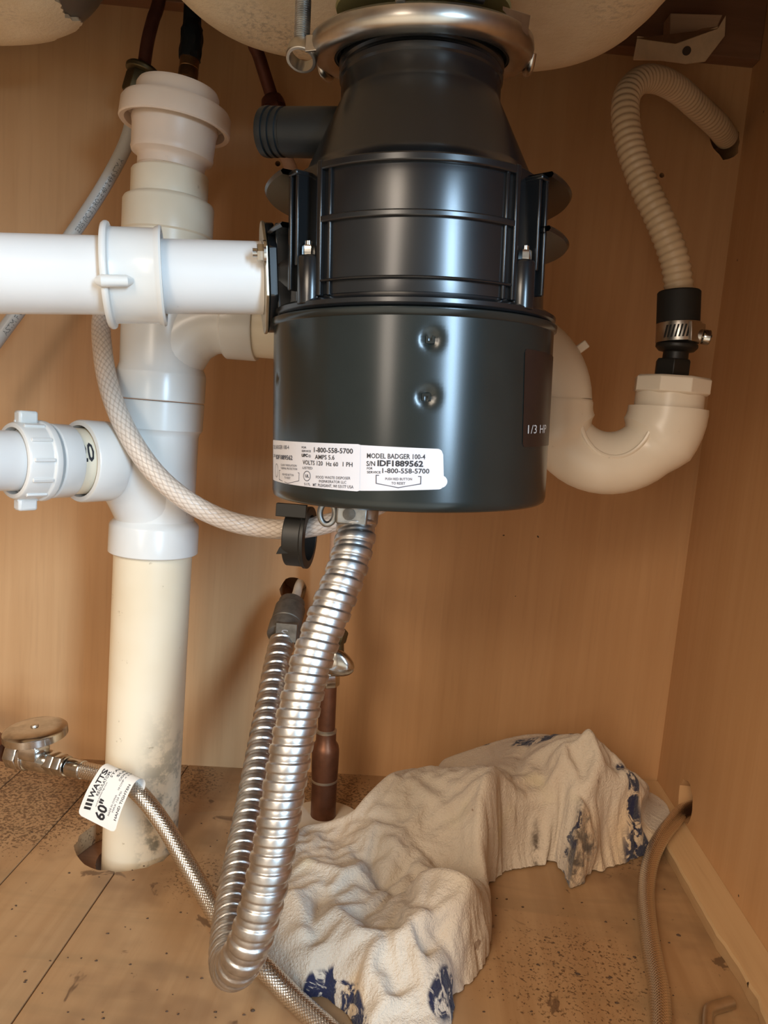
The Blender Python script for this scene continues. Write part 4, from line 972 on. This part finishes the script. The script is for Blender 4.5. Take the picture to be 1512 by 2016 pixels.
ctrl = [(575, 1700, .030), (620, 1652, .032), (700, 1585, .055), (780, 1532, .082), (850, 1512, .088), (920, 1512, .090), (985, 1528, .094), (1002, 1570, .084), (1003, 1620, .070), (995, 1680, .056),
        (1035, 1640, .030), (1065, 1650, .028), (1030, 1590, .048), (1075, 1600, .044), (1060, 1548, .082), (1105, 1585, .066), (1135, 1625, .050),
        (1115, 1480, .086), (1150, 1530, .076), (1180, 1575, .062), (1225, 1570, .056), (1262, 1570, .046), (1285, 1600, .034), (1150, 1625, .046), (1205, 1610, .046), (1255, 1612, .040), (1205, 1650, .026), (1250, 1665, .018), (1128, 1712, .026),
        (850, 1600, .066), (790, 1640, .050), (900, 1660, .058), (750, 1690, .046), (860, 1738, .050), (940, 1725, .040), (690, 1700, .038), (660, 1650, .030), (600, 1760, .038), (560, 1790, .032), (660, 1770, .042), (735, 1790, .038), (790, 1770, .042), (840, 1765, .060), (905, 1795, .060), (945, 1835, .046),
        (860, 1860, .052), (785, 1840, .054), (720, 1880, .048), (620, 1870, .040), (560, 1850, .030), (760, 1950, .034), (830, 1945, .038), (680, 1945, .020), (860, 1990, .026), (940, 1890, .030), (730, 2010, .020), (1020, 1690, .026)]
C3 = [px3(*c) for c in ctrl] + [(.055, .692, .045), (.185, .706, .048), (.215, .702, .038), (.02, .66, .030), (-.03, .61, .02), (.06, .66, .035)]
C3 = np.array(C3)
def tps(C):
    X = C[:, :2]; n = len(C); d = np.linalg.norm(X[:, None] - X[None], axis=2); K = np.where(d > 0, d * d * np.log(d + 1e-12), 0) + np.eye(n) * 2e-5
    A = np.zeros((n + 3, n + 3)); A[:n, :n] = K; A[:n, n] = 1; A[:n, n + 1:] = X; A[n, :n] = 1; A[n + 1:, :n] = X.T
    w = np.linalg.solve(A, np.concatenate([C[:, 2], [0, 0, 0]])); return X, w
TX_, TW_ = tps(C3)
def tps_eval(Q):
    out = np.zeros(len(Q))
    for i in range(0, len(Q), 8000):
        q = Q[i:i + 8000]; d = np.linalg.norm(q[:, None] - TX_[None], axis=2); K = np.where(d > 0, d * d * np.log(d + 1e-12), 0)
        out[i:i + 8000] = K @ TW_[:-3] + TW_[-3] + q @ TW_[-2:]
    return out
def seg_dist(Q, a, b):
    ab = b - a; t = np.clip(((Q - a) @ ab) / (ab @ ab), 0, 1); c = a + t[:, None] * ab; return np.linalg.norm(Q - c, axis=1), c, t
def poly_dist(Q, P):
    best = np.full(len(Q), 9.0); near = np.zeros_like(Q)
    for a, b in zip(P, P[1:] + P[:1]):
        d, c, _ = seg_dist(Q, a, b); m = d < best; best[m] = d[m]; near[m] = c[m]
    ins = np.zeros(len(Q), bool)
    for a, b in zip(P, P[1:] + P[:1]):
        cnd = ((a[1] > Q[:, 1]) != (b[1] > Q[:, 1])) & (Q[:, 0] < (b[0] - a[0]) * (Q[:, 1] - a[1]) / (b[1] - a[1] + 1e-12) + a[0]); ins ^= cnd
    return best, near, ins
FA = np.array(foot); st = .0023; EXCESS, BEND, TIE = .16, .30, .012
xs = np.arange(FA[:, 0].min() - .004, FA[:, 0].max() + .004, st); ys = np.arange(FA[:, 1].min() - .004, FA[:, 1].max() + .004, st)
Q = np.array([(x, y) for x in xs for y in ys]); dist, near, ins = poly_dist(Q, foot)
out_near = (~ins) & (dist < st * 1.5); Q2 = Q.copy(); Q2[out_near] = near[out_near]
dd_ = np.where(ins, dist, 0); keep = ins | out_near
zt = np.maximum(tps_eval(Q2), .012)
# folds: (pixel polyline with heights, gain, width, sharpness)
def fold(pts, gain, wid, asym=0.0):
    global zt
    P = [np.array(px3(*p)[:2]) for p in pts]; best = np.full(len(Q2), 9.0); sg = np.zeros(len(Q2)); tt = np.zeros(len(Q2)); n = len(P) - 1
    for i, (a, b) in enumerate(zip(P, P[1:])):
        d, c, t = seg_dist(Q2, a, b); m = d < best; best[m] = d[m]; tt[m] = (i + t[m]) / n
        cr = (b - a)[0] * (Q2[:, 1] - a[1]) - (b - a)[1] * (Q2[:, 0] - a[0]); sg[m] = np.sign(cr[m])
    w = wid * np.where(sg > 0, 1 + asym, 1 - asym)
    taper = np.clip(np.minimum(tt, 1 - tt) * 6, .15, 1)
    zt = zt + gain * taper * np.exp(-np.abs(best / w) ** 1.5)
for pts, gn, wd in (
    ([(800, 1755, .05), (850, 1748, .055), (900, 1765, .058), (950, 1805, .05)], .016, .010), ([(745, 1640, .045), (732, 1690, .04), (750, 1730, .035), (800, 1712, .04), (850, 1738, .045), (950, 1755, .03)], -.011, .0075),
    ([(790, 1685, .05), (850, 1712, .05), (910, 1738, .048), (950, 1735, .04)], .012, .009), ([(745, 1610, .055), (715, 1680, .045), (690, 1740, .04)], .007, .010),
    ([(560, 1760, .03), (600, 1820, .035), (590, 1870, .03)], .010, .009), ([(640, 1740, .04), (612, 1820, .04), (640, 1880, .03)], -.010, .007), ([(585, 1700, .03), (640, 1730, .03), (690, 1760, .03)], .006, .008),
    ([(850, 1830, .05), (865, 1855, .05), (815, 1895, .04)], -.014, .0065), ([(760, 1880, .04), (800, 1862, .045), (845, 1815, .05)], .007, .008), ([(880, 1860, .045), (850, 1900, .04), (800, 1930, .03)], .007, .008),
    ([(735, 1900, .04), (770, 1935, .03), (790, 1990, .02)], -.008, .007), ([(700, 1930, .03), (740, 1960, .025), (770, 2010, .02)], .009, .008), ([(690, 1665, .035), (760, 1740, .035), (800, 1770, .035)], -.007, .010),
    ([(690, 1780, .04), (730, 1830, .04), (800, 1830, .045)], -.009, .010), ([(650, 1790, .04), (690, 1840, .04), (700, 1900, .03)], .008, .010),
    ([(1105, 1470, .085), (1118, 1530, .078), (1150, 1600, .06)], .013, .008), ([(1140, 1480, .08), (1180, 1535, .07), (1245, 1585, .055)], .015, .007), ([(1122, 1490, .08), (1150, 1550, .07), (1185, 1600, .055)], -.014, .007),
    ([(1070, 1470, .08), (1080, 1520, .075), (1105, 1570, .065)], -.011, .008), ([(1040, 1440, .08), (1020, 1490, .075), (985, 1510, .08)], -.009, .010), ([(1200, 1525, .06), (1218, 1570, .055), (1260, 1590, .045)], -.010, .007), ([(1240, 1535, .05), (1275, 1575, .04)], .008, .008),
    ([(1135, 1628, .05), (1190, 1606, .05), (1245, 1597, .045), (1290, 1610, .03)], .014, .007), ([(1145, 1655, .03), (1195, 1632, .03), (1255, 1640, .025)], -.013, .006), ([(1010, 1570, .06), (1018, 1630, .04), (1060, 1655, .03)], -.018, .010), ([(1035, 1575, .06), (1065, 1625, .035)], -.010, .010),
    ([(985, 1705, .03), (1040, 1695, .03), (1095, 1675, .035), (1135, 1635, .045)], .012, .005), ([(870, 1560, .08), (800, 1640, .05), (755, 1690, .04)], .008, .014), ([(900, 1600, .07), (905, 1660, .06), (860, 1700, .05)], -.006, .012), ([(950, 1580, .08), (965, 1650, .065), (955, 1710, .05)], .006, .010)):
    fold(pts, gn * .8, wd * 1.25)
for k in range(6): fold([(1155 + k * 21, 1610, .05), (1158 + k * 22, 1640, .035)], .007, .0035)
def vnoise(Q, s, seed):
    rg = np.random.RandomState(seed); Gd = rg.rand(160, 160); p = Q * s + 40; i = np.floor(p).astype(int); f = p - i; f = f * f * (3 - 2 * f); i %= 159
    a = Gd[i[:, 0], i[:, 1]]; b = Gd[i[:, 0] + 1, i[:, 1]]; c = Gd[i[:, 0], i[:, 1] + 1]; d = Gd[i[:, 0] + 1, i[:, 1] + 1]
    return a * (1 - f[:, 0]) * (1 - f[:, 1]) + b * f[:, 0] * (1 - f[:, 1]) + c * (1 - f[:, 0]) * f[:, 1] + d * f[:, 0] * f[:, 1] - .5
Rt = np.array([[.8, .6], [-.6, .8]]); Qr = Q2 @ Rt
zt = np.maximum(zt, .008)
rr_ = .013; e = np.clip(dd_ / rr_, 0, 1); env = np.sqrt(1 - (1 - e) ** 2)
zt = .0012 + (zt - .0012) * env
# the sheet has more cloth than room: let it buckle into folds (position based relaxation)
SH = (len(xs), len(ys)); KP = keep.reshape(SH)
P = np.concatenate([Q2, zt[:, None]], 1).reshape(*SH, 3); T0 = P.copy()
P[..., 2] += (.0022 * vnoise(Qr * np.array([1, .6]), 48, 1) + .0012 * vnoise(Qr, 95, 2)).reshape(SH)
exc = (1.0 + EXCESS * np.clip(.5 + 1.6 * vnoise(Q2, 14, 9), .15, 1)).reshape(SH)
cons = []
for ox, oy, kst in ((1, 0, .5), (0, 1, .5), (1, 1, .25), (1, -1, .25), (3, 0, BEND), (0, 3, BEND), (2, 2, BEND), (2, -2, BEND)):
    a = (slice(0, SH[0] - ox), slice(max(0, -oy), SH[1] - max(0, oy))); b = (slice(ox, SH[0]), slice(max(0, oy), SH[1] + min(0, oy)))
    m = KP[a] & KP[b]
    if max(abs(ox), abs(oy)) > 1:
        L = np.linalg.norm((T0[b] - T0[a]), axis=2) * (1 + .6 * (exc[a] - 1))
    else: L = np.linalg.norm(T0[b] - T0[a], axis=2) * exc[a]
    cons.append((a, b, m, L, kst))
for it in range(220):
    acc = np.zeros_like(P); cnt = np.full(SH, 1e-9)
    for a, b, m, L, kst in cons:
        d = P[b] - P[a]; l = np.linalg.norm(d, axis=2) + 1e-9
        c = d * ((l - L) / l * kst * m)[..., None]
        acc[a] += c; acc[b] -= c; cnt[a] += m * 1.0; cnt[b] += m * 1.0
    P += acc / np.maximum(cnt, 1)[..., None] * 2.4
    P += TIE * (T0 - P); P[..., 2] = np.maximum(P[..., 2], np.where(P[..., 0] > .230, .0140, np.where((P[..., 0] - po[0]) ** 2 + (P[..., 1] - po[1]) ** 2 < .037 ** 2, .0078, .0012)))
Q2 = P[..., :2].reshape(-1, 2); zt = P[..., 2].ravel() + .0004 * vnoise(Q2, 330, 3)
idx = -np.ones(len(Q2), int); idx[keep] = np.arange(keep.sum()); ny = len(ys)
V = [(Q2[i, 0], Q2[i, 1], zt[i]) for i in np.nonzero(keep)[0]]; F = []
for i in range(len(xs) - 1):
    for j in range(ny - 1):
        q = (i * ny + j, (i + 1) * ny + j, (i + 1) * ny + j + 1, i * ny + j + 1)
        if any(ins[k] for k in q) and all(idx[k] >= 0 for k in q): F.append(tuple(idx[k] for k in q))
tw = mk('towel', G(V, F), 'towel', angle=180, fix=True, label='crumpled dirty white terry towel with navy printed hem on the floor', category='towel')
sb = tw.modifiers.new('smooth', 'SUBSURF'); sb.levels = 1; sb.render_levels = 1
KQ = np.array([(p[0], p[1]) for p in T0.reshape(-1, 3)[keep]])
def blobs(lst):
    a = np.zeros(len(KQ))
    for pts, r in lst:
        P = [np.array(px3(*p)[:2]) for p in pts]
        if len(P) == 1: d = np.linalg.norm(KQ - P[0], axis=1)
        else: d = np.min([seg_dist(KQ, x, y)[0] for x, y in zip(P, P[1:])], axis=0)
        a = np.maximum(a, np.clip(1.4 - d / r, 0, 1))
    return a
hem = blobs([([(1035, 1430, .08), (1085, 1452, .08)], .011), ([(1085, 1454, .08), (1140, 1476, .075)], .006), ([(1208, 1518, .05), (1252, 1532, .045)], .010), ([(1225, 1560, .05), (1245, 1585, .045)], .0065), ([(1018, 1703, .02), (1055, 1700, .02)], .010), ([(1085, 1690, .03), (1120, 1660, .03)], .008), ([(1235, 1672, .015), (1272, 1645, .02)], .008),
             ([(612, 1935, .02), (650, 1930, .02)], .0045), ([(660, 1935, .02), (692, 1958, .02), (715, 2012, .02)], .0035), ([(655, 1968, .012), (668, 1990, .01)], .005), ([(858, 1988, .02), (886, 1962, .01)], .006), ([(925, 1480, .05), (955, 1488, .055)], .004)])
gri = blobs([([(1130, 1700, .02), (1122, 1740, .01), (1150, 1730, .01)], .013), ([(1160, 1655, .03), (1150, 1690, .03)], .007), ([(797, 1810, .05)], .004), ([(1060, 1630, .03)], .004), ([(1145, 1618, .045)], .005)])
tan_ = blobs([([(1140, 1628, .05), (1190, 1606, .05), (1245, 1597, .045), (1285, 1612, .03)], .010), ([(690, 1960, .015), (700, 1990, .012)], .006)])
for nm, arr in (('hem_print', hem), ('grime', gri), ('hem_tan', tan_)):
    at_ = tw.data.attributes.new(nm, 'FLOAT', 'POINT'); at_.data.foreach_set('value', arr.astype(np.float32))

# ------------------------------------------------------------------ crumbs of dirt on the floor
rnd = random.Random(21); V = []; F = []
spots = [(1308, 1751), (1192, 1815), (1335, 1841), (1100, 1875), (1138, 1918), (1200, 1925), (1060, 1900), (1250, 1885), (480, 1998), (497, 1990), (1310, 1935), (1325, 1960), (1215, 1975), (1240, 1700), (1265, 1720)]
for px, py in spots + [(rnd.uniform(900, 1320), rnd.uniform(1760, 2010)) for _ in range(40)] + [(rnd.uniform(20, 470), rnd.uniform(1600, 2010)) for _ in range(60)]:
    c = onz(px, py); r = rnd.uniform(.0004, .0009) * (1.7 if (px, py) in spots else 1); k = len(V); n = 7
    for i in range(n): a = 2 * pi * i / n; q = r * rnd.uniform(.5, 1.3); V.append((c[0] + q * cos(a) * 1.3, c[1] + q * sin(a), .0001))
    V.append((c[0], c[1], r * .7 + .0002)); F += [(k + i, k + (i + 1) % n, k + n) for i in range(n)]
mk('dirt_crumbs', G(V, F), 'crumb', label='scattered dark crumbs of dirt on the cabinet floor', category='dirt', kind='stuff')
